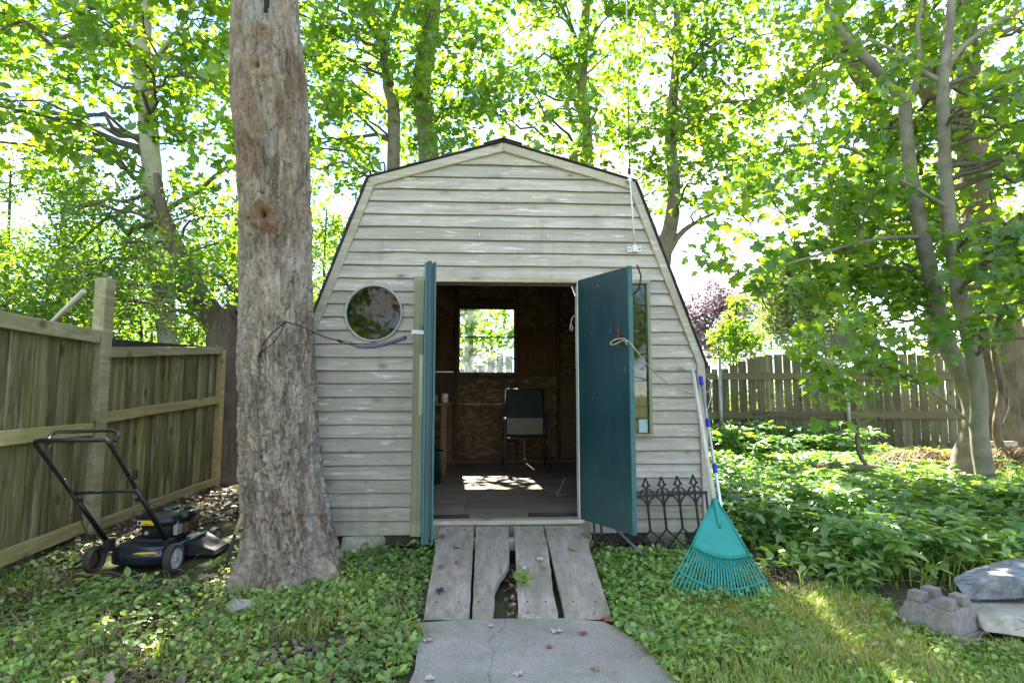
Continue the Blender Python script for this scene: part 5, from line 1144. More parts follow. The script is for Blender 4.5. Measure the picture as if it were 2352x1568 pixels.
# single fallen leaves
def fallen(u, v, y, dz, s, mat, label):
    q = P(u, v, y); mb = MB(); tv, tf = T_MAPLE; a = rnd.random()*6.28
    ca, sa = cos(a), sin(a); sl = -0.24 if 3.31 < y < 4.3 else 0
    vs = []
    for (x, yy, zz) in tv:
        X_, Y_ = (x*ca-(yy-.4)*sa)*s, (x*sa+(yy-.4)*ca)*s; vs.append((X_, Y_, zz*s*1.6+.012*sin(x*7+a)*s*8+abs(x)*s*.35+Y_*(-sl)))
    mb.add(vs, [tuple(f) for f in tf]); o = mb.mesh('fallen_leaf'); 
    zsurf = dz(q.x, y); oo = link('fallen_leaf', o, MT[mat], None, (q.x, y, zsurf)); md = oo.modifiers.new('thick', 'SOLIDIFY'); md.thickness = .0012
    props(oo, label, 'leaf', 'fallen leaves on ramp and path')
def onramp(x, y): return ztop+(zbot-ztop)*(ytop-y)/(ytop-ybot)+.012
def onslab(x, y): return slz(x, y)+.008
def yof(u, v, f):
    y = 3.5
    for _ in range(30): y = min(5, max(2, y+(P(u, v, y).z-f(0, y))*2))
    return y
for (u, v, f, s, m, lb) in ((1052, 1253, onramp, .05, 'chestnutleaf', 'tan curled leaf near the top of the leftmost ramp plank'), (1049, 1290, onramp, .035, 'redleaf', 'small red leaf half way down the leftmost ramp plank'),
        (1316, 1258, onramp, .055, 'chestnutleaf', 'tan leaf near the top of the rightmost ramp plank'), (1240, 1282, onramp, .04, 'paleleaf', 'pale elongated leaf on the third ramp plank near its right edge'),
        (1204, 1303, onramp, .035, 'paleleaf', 'pale leaf on the upper middle of the third ramp plank'), (1010, 1355, onramp, .05, 'bin_', 'dark curled leaf on the left edge of the leftmost plank'),
        (1397, 1420, onslab, .07, 'redleaf', 'red maple leaf at the lower right corner of the ramp'), (1278, 1447, onslab, .06, 'paleleaf', 'large pale leaf just below the ramp on the path'),
        (1338, 1452, onslab, .045, 'redleaf', 'red leaf right of the large pale leaf on the path'), (1262, 1484, onslab, .03, 'redleaf', 'small red leaf in the middle of the path'),
        (982, 1468, onslab, .045, 'paleleaf', 'pale leaf near the left edge of the path'), (1190, 1545, onslab, .045, 'paleleaf', 'pale leaf at the bottom centre of the path'),
        (990, 1556, onslab, .05, 'paleleaf', 'pale leaf at the bottom left of the path'), (1368, 1533, onslab, .04, 'chestnutleaf', 'tan leaf at the lower right of the path'), (1128, 1436, onslab, .03, 'paleleaf', 'small pale leaf below the left half of the ramp')):
    if m == 'bin_': m = 'rubber'
    fallen(u, v, yof(u, v, f), f, s, m, lb)

# ------------------------------------------------------------------ lawn mower
MO = Vector((-2.525, 4.17, 0.165))
mw = empty('lawn_mower', MO, 0, 'black push lawn mower with grey wheels parked by the left board fence', 'lawn mower')
def ML(u, v, y): return P(u, v, y)-MO
def selip(a, b, z, n=40, e=3.6, cx=0, cy=0):
    return [(cx+a*math.copysign(abs(cos(t))**(2/e), cos(t)), cy+b*math.copysign(abs(sin(t))**(2/e), sin(t)), z) for t in np.linspace(0, 2*pi, n, endpoint=False)]
def loft(mb, rings, cap=True):
    n = len(rings[0]); vs = [q for r in rings for q in r]
    F = [(i*n+k, i*n+(k+1) % n, (i+1)*n+(k+1) % n, (i+1)*n+k) for i in range(len(rings)-1) for k in range(n)]
    mb.add(vs, F, True)
    if cap:
        b = len(mb.v)-len(vs); mb.f += [tuple(b+k for k in range(n))[::-1], tuple(b+(len(rings)-1)*n+k for k in range(n))]; mb.sm += [False, False]
    return mb
dk = MB(); loft(dk, [selip(.222, .262, .045), selip(.228, .268, .05), selip(.226, .266, .115), selip(.215, .255, .142), selip(.19, .23, .158), selip(.12, .16, .166)])
deck = dk.build('deck', MT['navy'], mw)
f = MB(); loft(f, [selip(.150, .165, .160, cy=.03), selip(.150, .165, .176, cy=.03), selip(.140, .155, .182, cy=.03)]); f.build('deck_plate', MT['rubber'], deck)
f = MB(); f.add([(-.02, -.2665, .118), (.15, -.2665, .122), (.13, -.264, .132), (.02, -.264, .128)], [(0, 1, 2, 3)]); f.build('stripe', MT['yellow'], deck)
# discharge chute
f = MB(); f.add([(.21, -.05, .05), (.21, .24, .05), (.21, .24, .15), (.21, -.05, .15), (.39, .02, .035), (.39, .26, .035), (.375, .24, .062), (.375, .04, .062)],
                [(0, 1, 2, 3), (4, 7, 6, 5), (3, 2, 6, 7), (0, 4, 5, 1), (0, 3, 7, 4), (1, 5, 6, 2)]); chu = f.build('discharge_chute', MT['plastic'], mw)
f = MB(); f.add([(.26, .06, .126), (.26, .2, .126), (.34, .19, .084), (.34, .07, .084)], [(0, 1, 2, 3)]); f.build('label', MT['rubber'], chu)
f = MB(); f.tube([(.225, .0, .155), (.225, .2, .155)], .010, 8); f.build('hinge_rod', MT['metal'], chu)
# engine
EC = (0.03, .02)
f = MB(); loft(f, [selip(.115, .125, .185, 32, 3, *EC), selip(.125, .14, .19, 32, 3, *EC), selip(.130, .145, .27, 32, 3, *EC), selip(.12, .135, .285, 32, 3, *EC)]); eng = f.build('engine', MT['plastic'], mw)
f = MB(); loft(f, [selip(.150, .165, .272, 40, 2.8, *EC), selip(.160, .175, .285, 40, 2.8, *EC), selip(.158, .173, .318, 40, 2.8, *EC), selip(.14, .15, .345, 40, 2.5, *EC), selip(.10, .11, .362, 40, 2.2, *EC), selip(.04, .05, .366, 40, 2, *EC)]); shr = f.build('engine_cover', MT['black'], mw)
f = MB(); f.lathe([(.07, .36), (.072, .374), (.05, .382), (.0001, .383)], (EC[0]+.02, EC[1]-.01, 0), 'z', 24); f.build('starter_cover', MT['navy'], shr)
f = MB(); loft(f, [selip(.055, .07, .30, 24, 2.5, .17, .02), selip(.06, .075, .31, 24, 2.5, .17, .02), selip(.055, .07, .345, 24, 2.5, .17, .02), selip(.03, .04, .355, 24, 2.5, .17, .02)]); f.build('fuel_tank', MT['black'], mw)
f = MB(); f.lathe([(.024, .35), (.024, .372), (.018, .378), (.0001, .378)], (.175, .03, 0), 'z', 16); f.build('fuel_cap', MT['plastic'], mw)
f = MB(); f.cbox(.145, .21, -.03, .14, .195, .275, .012); f.build('muffler', MT['rust'], mw)
def onrear(u0, u1, v0, v1, y, nm, mt, par):
    a, b = ML(u0, v0, y), ML(u1, v1, y); f = MB(); f.cbox(a.x, b.x, a.y-.0015, a.y+.003, min(a.z, b.z), max(a.z, b.z), .001); return f.build(nm, MT[mt], par)
ys = MO.y+EC[1]-.176
onrear(325.5, 353, 1195, 1206, ys, 'warning_sticker', 'yellow', shr)
onrear(316, 325, 1195, 1206, ys, 'spec_sticker', 'white', shr)
onrear(317.5, 323.5, 1196.5, 1204.5, ys-.002, 'print_panel', 'print', shr)
onrear(330, 348, 1203, 1204.2, ys-.002, 'print_line', 'print', shr)
f = MB(); f.lathe([(.0001, -.012), (.013, -.012), (.015, -.008), (.015, .004)], (-.02, EC[1]-.142, .222), 'y', 16); f.build('drain_plug', MT['metal'], eng)
f = MB(); f.lathe([(.0001, -.006), (.032, -.006), (.034, .004)], (-.02, EC[1]-.140, .222), 'y', 20); f.build('boss', MT['plastic'], eng)
for k in range(5):
    f = MB(); f.cbox(.145, .175, -.09+k*.026, -.078+k*.026, .20, .30, .002); f.build('cooling_fin', MT['metal'], eng)
def wheel(x, y, r, wd, sgn, dusty):
    f = MB(); pr = [(r*.72, -wd/2), (r*.93, -wd/2), (r*.99, -wd*.38)]
    for k in range(4): pr += [(r*1.0, -wd*.30+k*wd*.17), (r*.965, -wd*.28+k*wd*.17), (r*.965, -wd*.22+k*wd*.17)]
    pr += [(r*.99, wd*.38), (r*.93, wd/2), (r*.72, wd/2)]
    f.lathe(pr, (0, 0, 0), 'x', 36, close=True)
    w_ = f.build('wheel', MT['tyre'], mw, (x, y, r))
    f = MB(); s = sgn
    f.lathe([(r*.72, -wd*.42*s), (r*.74, wd*.46*s), (r*.64, wd*.44*s), (r*.58, wd*.22*s), (r*.30, wd*.30*s), (r*.24, wd*.46*s), (.0001, wd*.48*s)], (0, 0, 0), 'x', 30); rm = f.build('rim', MT['rust'] if dusty else MT['rim'], w_)
    for k in range(6):
        a = k*pi/3; f = MB(); Mx = Matrix.Rotation(a, 4, 'X'); f.cbox(wd*.24*s, wd*.42*s, -r*.07, r*.07, r*.2, r*.66, .002, Mx); f.build('spoke', MT['rust'] if dusty else MT['rim'], w_)
wheel(-.262, -.275, .088, .045, -1, True); wheel(.262, -.270, .094, .045, 1, False); wheel(.225, .33, .080, .042, 1, False); wheel(-.24, .32, .080, .042, -1, True)
# handle
l0, l1, l2 = ML(81, 1019, 3.32), ML(168, 1136, 3.64), ML(245, 1245, 3.93); r0, r1, r2 = ML(252, 1019, 3.32), ML(315, 1126, 3.62), ML(379, 1240, 3.93)
c0, c1_ = ML(92, 1011, 3.31), ML(240, 1010, 3.31)
hp = [l2, l1, l0, ML(81, 1014, 3.315), c0, (c0+c1_)/2, c1_, ML(248, 1013, 3.315), r0, r1, r2]
f = MB(); f.tube(hp, .0125, 12); hd = f.build('handlebar', MT['black'], mw)
f = MB(); f.tube([hp[1]+(hp[0]-hp[1])*-.08, hp[0]+Vector((0, .03, -.02))], .0155, 12); f.build('lower_handle', MT['black'], mw)
f = MB(); f.tube([hp[-2]+(hp[-1]-hp[-2])*-.08, hp[-1]+Vector((0, .03, -.02))], .0155, 12); f.build('lower_handle', MT['black'], mw)
f = MB(); f.tube([ML(167, 1133, 3.63), ML(200, 1131, 3.63), ML(290, 1127, 3.62), ML(303, 1126, 3.62), ML(316, 1132, 3.63)], .0105, 10); cb = f.build('cross_bar', MT['black'], mw)
for k, uu in enumerate((221, 226, 231, 237, 246, 250)):
    a = ML(uu, 1130.2-.045*(uu-200), 3.6205); f = MB(); f.cbox(a.x-.0045, a.x+.003, a.y-.0015, a.y+.001, a.z-.004, a.z+.005, .0008); f.build('white_print', MT['white'], cb)
bl_ = [ML(113, 1012, 3.34), ML(110, 1008, 3.36), ML(120, 997, 3.40), ML(130, 992, 3.42), ML(258, 988, 3.42), ML(269, 994, 3.40), ML(273, 1003, 3.37), ML(262, 1014, 3.34)]
f = MB(); f.tube(bl_, .0105, 10); f.build('bail_lever', MT['black'], mw)
f = MB(); f.tube([ML(262, 1014, 3.35), ML(263, 1024, 3.36)], .003, 6); f.tube([ML(116, 1021, 3.34), ML(104, 1046, 3.40)], .003, 6); f.build('lever_wire', MT['metal'], mw)
a = ML(311, 1090, 3.5); f = MB(); f.cbox(a.x-.012, a.x+.010, a.y-.012, a.y+.012, a.z-.028, a.z+.028, .004, None); f.cbox(a.x-.028, a.x-.014, a.y-.012, a.y+.012, a.z-.03, a.z-.008, .003); f.build('throttle_lever', MT['plastic'], mw)
for (u, v, y) in ((184, 1148, 3.66), (316, 1147, 3.68), (145, 1103, 3.55)):
    a = ML(u, v, y); f = MB(); f.lathe([(.0001, -.015), (.011, -.013), (.013, 0), (.010, .012), (.0001, .014)], tuple(a), 'x', 10); f.build('knob', MT['plastic'], mw)
f = MB(); cp = [ML(u, v, y) for u, v, y in ((148, 1104, 3.55), (162, 1124, 3.58), (176, 1150, 3.62), (186, 1180, 3.68), (188, 1200, 3.72), (200, 1225, 3.8), (222, 1248, 3.86), (258, 1258, 3.98), (290, 1256, 4.05))]
f.tube(cp, .0035, 6); f.tube([ML(186, 1180, 3.68), ML(148, 1184, 3.62)], .002, 5); f.build('control_cable', MT['rubber'], mw)
f = MB(); q1 = ML(300, 1103, 3.6); f.tube([Vector((.07, -.10, .37)), Vector((.10, -.14, .40)), (q1+Vector((.07, -.10, .37)))/2+Vector((.02, 0, -.05)), q1], .0022, 5); f.tube([q1+Vector((-.02, 0, 0)), q1+Vector((.02, 0, 0))], .007, 8); f.build('pull_cord', MT['rubber'], mw)
for s in (-1, 1):
    f = MB(); x = -.195 if s < 0 else .21; f.cbox(x-.018, x+.018, -.275, -.20, .13, .21, .004); f.build('handle_bracket', MT['plastic'], mw)

# ------------------------------------------------------------------ iron panel leaning on the shed
a = P(1621, 1130, 4.31); ip = empty('iron_fence_panel', a, 0, 'black wrought iron fence panel with spear tops leaning on the shed beside the right door', 'iron panel')
ip.rotation_euler = (R(-6), R(-3.4), 0); pr_ = .1197; xr = -.022; npk = 7
def bar(mb, p, q, wd=.011, dp=.010):
    wd = wd*1.3; dp = dp*1.2
    p, q = Vector((p[0], 0, p[1])), Vector((q[0], 0, q[1])); dd = q-p; ln = dd.length; dd.normalize(); nn = Vector((-dd.z, 0, dd.x))
    Mx = Matrix(((dd.x, 0, nn.x, p.x), (0, 1, 0, 0), (dd.z, 0, nn.z, p.z), (0, 0, 0, 1))); mb.cbox(-.002, ln+.002, -dp/2, dp/2, -wd/2, wd/2, .002, Mx)
f = MB(); bar(f, (-npk*pr_-.02, 0), (.01, 0), .014, .013); f.build('rail', MT['iron'], ip)
f = MB(); bar(f, (0, 0), (0, -.20), .011); f.build('end_bar', MT['iron'], ip)
for k in range(npk):
    x = xr-pr_*(k+.5); f = MB(); bar(f, (x, .045), (x, -.245), .013); f.build('picket', MT['iron'], ip)
    f = MB(); pts = [(x, .042), (x-.020, .078), (x, .130), (x+.020, .078), (x, .042)]
    for i in range(4): bar(f, pts[i], pts[i+1], .010)
    for s in (-1, 1):
        f.tube([(x+s*.014, 0, .078), (x+s*.034, 0, .072)], .007, 8)
        arc = [(x+s*(.018+.030*sin(t)), .045-.042*(1-cos(t))*1.0) for t in np.linspace(0, pi/2, 5)]
        for i in range(4): bar(f, arc[i], arc[i+1], .008)
    f.build('spear_top', MT['iron'], ip)
    f = MB()
    for s in (-1, 1):
        arc = [(x+s*pr_/2*t, -.082+.074*sin(t*pi/2)**.8) for t in np.linspace(0, 1, 7)]
        for i in range(6): bar(f, arc[i], arc[i+1], .009)
    f.build('arch', MT['iron'], ip)
    zb, st_ = -.245, .063
    for s in (-1, 1):
        f = MB(); n3 = 3
        for q in range(n3):
            if abs(x+s*pr_/2*(q+1)-0) > npk*pr_+.03 or x+s*pr_/2*(q+1) > .005: break
            bar(f, (x+s*pr_/2*q, zb-st_*q), (x+s*pr_/2*(q+1), zb-st_*(q+1)), .0095)
        if f.v: f.build('lattice_bar', MT['iron'], ip)
a = P(1374, 1180, 4.31); q_ = ip.matrix_basis.inverted() @ Vector((0, 0, 0))
f = MB(); bar(f, (-npk*pr_-.015, 0), (-npk*pr_-.015, -.42), .012); f.build('end_bar', MT['iron'], ip)
f = MB(); f.tube([P(1396, 1192, 4.22), P(1410, 1210, 4.18), P(1430, 1229, 4.12), P(1450, 1248, 4.05), P(1474, 1270, 3.95)], .0095, 10); props(f.build('garden_hose', MT['hose']), 'short dark hose end coming down from under the right door into the weeds', 'hose')

# ------------------------------------------------------------------ rake and pole
A0 = P(1590, 849, 4.37); A1 = P(1641, 1152, 3.86); B0 = P(1665, 1388, 3.50); ax = (B0-A1).normalized(); xa = Vector((1, 0, 0)); xa = (xa-ax*ax.x).normalized(); nrm = xa.cross(ax).normalized()
if nrm.y > 0: nrm = -nrm
rk = empty('leaf_rake', B0, 0, 'teal plastic leaf rake with pale wooden handle leaning on the right corner of the shed', 'rake')
def onpl(u, v, off=0.0):
    o = Vector((0, 0, CH)); dd = (P(u, v, 5)-o); t = (A1-o).dot(nrm)/dd.dot(nrm); return o+dd*t+nrm*off
def Lr(p): return p-B0
f = MB(); f.tube([Lr(A0), Lr((A0+A1)/2), Lr(A1+(A1-A0).normalized()*.04)], [.0155, .016, .0165], 12); f.build('handle', MT['pole_wood'], rk)
m, n_ = M_('teal_rake_plastic'); g = noise(n_, coords(n_, (1, 1, 1), False), 7, 4); c = ramp(n_, g, [(.3, (.012, .235, .20)), (.7, (.02, .31, .27))]); out(n_, c, .42, g, .05, .003, spec=.45); MT['rake'] = m
def lerpu(p, q, t): return (p[0]+(q[0]-p[0])*t, p[1]+(q[1]-p[1])*t)
def bez(p, c, q, t): return tuple((1-t)**2*p[i]+2*t*(1-t)*c[i]+t*t*q[i] for i in (0, 1))
apL, apR = (1634, 1155), (1649, 1153)
NT = 27; NS = 26
top_row = [lerpu(apL, apR, i/NS) for i in range(NS+1)]; bot_row = [bez((1589, 1251), (1652, 1300), (1721, 1274), i/NS) for i in range(NS+1)]
rows_ = 8; f = MB(); vs = []
for off in (0.004, -0.004):
    for j in range(rows_+1):
        for i in range(NS+1):
            q = lerpu(top_row[i], bot_row[i], j/rows_); cv_ = 0.012*sin(pi*i/NS)*(j/rows_); vs.append(Lr(onpl(q[0], q[1], off+cv_)))
W_ = NS+1; H_ = (rows_+1)*W_; Fq = []
for j in range(rows_):
    for i in range(NS):
        a = j*W_+i; Fq += [(a, a+1, a+W_+1, a+W_), (H_+a, H_+a+W_, H_+a+W_+1, H_+a+1)]
edge = [(0, i) for i in range(NS)]+[(j, NS) for j in range(rows_)]+[(rows_, NS-i) for i in range(NS)]+[(rows_-j, 0) for j in range(rows_)]
ids = [j*W_+i for j, i in edge]
for k in range(len(ids)): a, b = ids[k], ids[(k+1) % len(ids)]; Fq.append((a, b, H_+b, H_+a))
f.add(vs, Fq, True); hd_ = f.build('rake_head', MT['rake'], rk)
f = MB(); f.tube([Lr(onpl(u, v, .012)) for u, v in ((1640, 1148), (1643, 1160), (1648, 1190), (1652, 1214))], [.020, .016, .012, .009], 10); f.build('socket', MT['rake'], hd_)
for pts in ([apL, (1612, 1202), (1589, 1251)], [apR, (1686, 1213), (1721, 1274)]):
    f = MB(); f.tube([Lr(onpl(u, v, .006)) for u, v in pts], .006, 8); f.build('edge_rib', MT['rake'], hd_)
f = MB(); f.tube([Lr(onpl(*bot_row[i], .006+.012*sin(pi*i/NS))) for i in range(NS+1)], .005, 6); f.build('edge_rib', MT['rake'], hd_)
mid_arc = lambda t: bez((1557, 1309), (1656, 1388), (1758, 1332), t)
tip_arc = lambda t: bez((1538, 1342), (1655, 1428), (1779, 1374), t)
for k in range(NT):
    t = k/(NT-1); p0 = bez((1589, 1251), (1652, 1300), (1721, 1274), t); p1 = mid_arc(t); p2 = tip_arc(t); o = .012*sin(pi*t)
    f = MB(); pts = [Lr(onpl(*p0, o)), Lr(onpl(*lerpu(p0, p1, .5), o+.004)), Lr(onpl(*p1, o+.003)), Lr(onpl(*lerpu(p1, p2, .7), o)), Lr(onpl(*p2, o-.012)), Lr(onpl(*p2, o-.05))]
    f.tube(pts, [.0056, .0056, .0056, .0052, .005, .004], 6, squash=.8); f.build('tine', MT['rake'], rk)
f = MB(); f.tube([Lr(onpl(*mid_arc(i/20), .008+.012*sin(pi*i/20))) for i in range(21)], .006, 6); f.build('cross_band', MT['rake'], rk)
C0 = P(1609, 864, 4.40); C1 = P(1655, 1158, 3.97); dv = (C1-C0).normalized(); bot = C0+dv*((zg1(.0, 3.6)-C0.z)/dv.z+.0)
tp = empty('telescopic_pole', bot, 0, 'silver telescopic pole with blue collars leaning behind the teal rake', 'pole')
f = MB(); f.tube([C0-bot+dv*.02, (C0-bot)*.5, Vector((0, 0, 0))], .0115, 12); f.build('tube', MT['alum'], tp)
yC = lambda v: 4.40+(v-864)/(1158-864)*(3.97-4.40)
def atv(v):
    best = min(range(400), key=lambda i: abs(((C0+dv*i*.005).z)-P(1630, v, (C0+dv*i*.005).y).z)); return C0+dv*best*.005-bot
for v0, v1, r_ in ((864, 884, .0165), (961, 980, .0165), (1065, 1087, .0165)):
    f = MB(); a, b = atv(v0), atv(v1); f.tube([a, a+(b-a)*.08, a+(b-a)*.92, b], [.013, r_, r_, .013], 14); f.build('collar', MT['blue'], tp)

# ------------------------------------------------------------------ ropes and cords
f = MB(); yh = 4.06
lp = [(1446, 784, 3.90), (1437, 779, 3.905), (1431, 777, 3.91), (1412, 780, 3.93), (1402, 787, 3.94), (1404, 791, 3.94), (1413, 790, 3.93), (1430, 782, 3.91), (1440, 783, 3.90), (1447, 787, 3.89), (1441, 791, 3.90), (1436, 786, 3.90), (1446, 786, 3.88),
      (1460, 803, 3.85), (1479, 828, 3.92), (1500, 851, 4.05), (1520, 869, 4.24), (1545, 886, 4.30), (1568, 897, 4.36), (1590, 903, 4.41), (1606, 905, 4.44), (1622, 901, 4.46), (1634, 892, 4.49), (1634, 878, 4.50)]
pts, rr = smooth_path([P(*q) for q in lp], [.0042]*len(lp), 4, 0); f.tube([Vector(q) for q in pts], .0042, 6)
props(f.build('tie_rope', MT['rope']), 'tan rope tied through the right door hasp and stretched to the shed corner', 'rope')
f = MB(); f.tube([P(u, v, 4.5) for u, v in ((1626, 868), (1634, 880), (1629, 895), (1632, 915), (1624, 945), (1621, 965))], .003, 5); f.tube([P(u, v, 4.5) for u, v in ((1636, 872), (1632, 884), (1637, 893))], .005, 5)
props(f.build('loose_cord', MT['white']), 'pale frayed cord ends hanging at the right corner of the shed', 'cord')
f = MB(); yt = 3.70
pts, rr = smooth_path([P(*q) for q in ((655, 738, yt-.005), (662, 740, 3.69), (690, 749, 3.74), (722, 764, 3.92), (750, 775, 4.0), (780, 783, 4.06), (800, 790, 4.12), (822, 796, 4.18))], [.005]*8, 4, 0); f.tube([Vector(q) for q in pts], .0042, 6)
f.tube([P(*q) for q in ((780, 783, 4.06), (792, 783, 4.1), (806, 786, 4.13), (822, 793, 4.18))], .003, 6)
f.tube([P(u, v, y) for u, v, y in ((655, 738, yt-.01), (640, 752, yt), (624, 766, yt+.02), (610, 782, yt+.03), (601, 797, yt+.035), (598, 812, yt+.035), (593, 832, yt+.04))], .004, 6)
f.tube([P(u, v, y) for u, v, y in ((655, 738, yt-.01), (644, 765, yt), (630, 785, yt+.01), (612, 800, yt+.02), (600, 808, yt+.03))], .0035, 6)
f.tube([P(602, 806, yt+.01), P(597, 812, yt+.01), P(596, 818, yt+.02)], .010, 8)
f.tube([P(776, 781, 4.05), P(784, 785, 4.07)], .010, 8)
props(f.build('tether_cord', MT['blackrope']), 'black cord on the big trunk running across to the grey violet hose', 'cord')
f = MB(); pts, rr = smooth_path([P(*q) for q in ((818, 795.5, 4.17), (845, 796, 4.17), (870, 793.5, 4.15), (902, 785, 4.10), (931, 775, 4.02))], [.012, .015, .016, .016, .016], 5, 0); f.tube([Vector(q) for q in pts], rr, 12)
f.tube([P(*q) for q in ((931, 775, 4.02), (946, 766, 3.96), (950, 767, 3.92))], .002, 5)
props(f.build('hose_sleeve', MT['hose']), 'grey violet piece of hose pulled over the tether below the round window', 'hose')
# antenna mast
an = empty('antenna_mast', W(1.04, -.045, 2.49), PSI, 'thin white antenna rod rising from a bracket on the right of the gable', 'antenna')
top_p = P(1427, -560, 4.36); tb = W(1.04, -.06, 2.52)
def La(p): return an.matrix_basis.inverted() @ p
k1 = P(1445.5, 395, 4.345); k2 = P(1443, 215, 4.35)
f = MB(); f.tube([La(tb), La(k1)], .0065, 10); f.build('lower_rod', MT['white'], an)
f = MB(); f.tube([La(k1), La(k2)], .0045, 8); f.tube([La(k1-Vector((0, 0, .02))), La(k1+Vector((0, 0, .03)))], .012, 10); f.build('coil_section', MT['rubber'], an)
f = MB(); f.tube([La(k2), La(top_p)], .0055, 8); f.build('upper_rod', MT['white'], an)
f = MB(); f.cbox(-.055, .055, .0, .008, -.022, .022, .003); f.cbox(-.018, .018, -.025, -.001, -.025, .030, .004); br = f.build('bracket', MT['white'], an)
for s in (-1, 1): f = MB(); f.lathe([(.0001, -.004), (.006, -.003), (.006, .002)], (s*.042, 0, .003), 'y', 10); f.build('screw', MT['rust'], br)
f = MB(); q = La(P(1446, 415, 4.37)); f.cbox(q.x-.022, q.x+.02, q.y-.01, q.y+.03, q.z-.012, q.z+.012, .003); f.build('clip', MT['metal'], an)
for (x, z_) in ((-.19, 2.59), (.15, 2.575), (.35, 2.59)):
    f = MB(); f.tube([(x, -.01, z_+.018), (x, -.034, z_+.016), (x+.004, -.036, z_-.006), (x+.002, -.028, z_-.014)], .004, 6); f.build('hook', MT['white'], shed)
# conduit at the top of the trunk, small trowel
f = MB(); f.tube([P(608, -400, TY-.30), P(610, -20, TY-.285), P(611, 28, TY-.275)], .013, 10); f.tube([P(615, -400, TY-.30), P(617, -20, TY-.285), P(615, 18, TY-.275)], .010, 10)
props(f.build('cable', MT['rubber']), 'black cable end hanging down the front of the big trunk at the top', 'cable')
gt = empty('garden_tool', P(520, 1300, 3.62), 0, 'small long garden tool with wooden grip leaning against the left foot of the big trunk', 'garden tool'); o = P(520, 1300, 3.62)
f = MB(); f.tube([P(558, 1178, 3.72)-o, P(549, 1202, 3.70)-o, P(539, 1228, 3.68)-o], [.013, .014, .011], 10); f.build('grip', MT['toolwood'], gt)
f = MB(); f.tube([P(539, 1228, 3.68)-o, P(530, 1258, 3.65)-o, P(519, 1302, 3.62)-o], [.011, .010, .008], 10); f.build('shaft', MT['rubber'], gt)

# ------------------------------------------------------------------ stones, block, log, heap
def hull(name, pts, mat, label, cat, loc, bev=.006, sub=0, disp_=0.0):
    bm = bmesh.new(); vv = [bm.verts.new(p) for p in pts]; r = bmesh.ops.convex_hull(bm, input=vv)
    bmesh.ops.delete(bm, geom=[g for g in r['geom_interior'] if isinstance(g, bmesh.types.BMVert)], context='VERTS')
    bmesh.ops.dissolve_limit(bm, angle_limit=R(4), verts=bm.verts, edges=bm.edges)
    bmesh.ops.bevel(bm, geom=bm.edges[:], offset=bev, segments=2, affect='EDGES', profile=.6)
    bmesh.ops.triangulate(bm, faces=bm.faces)
    for _ in range(sub): bmesh.ops.subdivide_edges(bm, edges=bm.edges, cuts=1)
    if disp_:
        from mathutils import noise as N_
        for v in bm.verts: v.co += v.co.normalized()*N_.fractal(v.co*9, 1, 2, 4)*disp_
    me = bpy.data.meshes.new(name); bm.to_mesh(me); bm.free(); return props(link(name, me, MT[mat], None, loc), label, cat)
def around(o, L_): return [tuple(P(*q)-o) for q in L_]
o = P(2290, 1360, 3.45)
hull('slate_stone', around(o, [(2190, 1335, 3.45), (2196, 1322, 3.5), (2255, 1300, 3.66), (2300, 1290, 3.7), (2330, 1277, 3.72), (2352, 1284, 3.7), (2400, 1280, 3.72), (2440, 1300, 3.6), (2225, 1372, 3.36), (2206, 1358, 3.38), (2255, 1345, 3.32), (2310, 1322, 3.30), (2352, 1330, 3.28), (2420, 1330, 3.3), (2230, 1377, 3.34), (2352, 1372, 3.30), (2430, 1368, 3.3), (2300, 1376, 3.32)]),
     'slate', 'large angular blue grey slate rock at the right edge lying on the pale slab', 'rock', o, .005, 2, .013)
o = P(2300, 1420, 3.2)
hull('stone_slab', around(o, [(2218, 1376, 3.42), (2300, 1374, 3.45), (2420, 1372, 3.45), (2248, 1418, 3.12), (2320, 1412, 3.08), (2440, 1412, 3.08), (2246, 1436, 3.14), (2262, 1450, 3.08), (2352, 1462, 3.02), (2440, 1466, 3.0), (2230, 1396, 3.4)]), 'limestone', 'pale weathered stone slab beneath the blue grey rock', 'stone slab', o, .008, 2, .012)
# concrete deck block with four corner lugs and a cross shaped slot
o = P(2166, 1440, 3.20); zb = zg1(o.x, 3.2)-.02; dbk = empty('deck_block', (o.x, 3.22, zb), R(28), 'brownish concrete deck block with four raised corners at the bottom right', 'concrete block')
f = MB()
def frus(mb, h0, h1, w0, w1, cx=0, cy=0):
    vs = [(cx+s*w0, cy+t*w0, h0) for s, t in ((-1, -1), (1, -1), (1, 1), (-1, 1))]+[(cx+s*w1, cy+t*w1, h1) for s, t in ((-1, -1), (1, -1), (1, 1), (-1, 1))]
    mb.add(vs, [(3, 2, 1, 0), (4, 5, 6, 7), (0, 1, 5, 4), (1, 2, 6, 5), (2, 3, 7, 6), (3, 0, 4, 7)])
frus(f, 0, .055, .160, .160); frus(f, .0551, .165, .152, .112); body = f.build('block_body', MT['concrete'], dbk)
bm_ = body.modifiers.new('b', 'BEVEL'); bm_.width = .008; bm_.segments = 2
for sx_ in (-1, 1):
    for sy_ in (-1, 1):
        f = MB(); frus(f, .1652, .215, .040, .035, sx_*.068, sy_*.068); lg = f.build('lug', MT['concrete'], dbk); b_ = lg.modifiers.new('b', 'BEVEL'); b_.width = .005; b_.segments = 2
o = P(2262, 1322, 4.0)
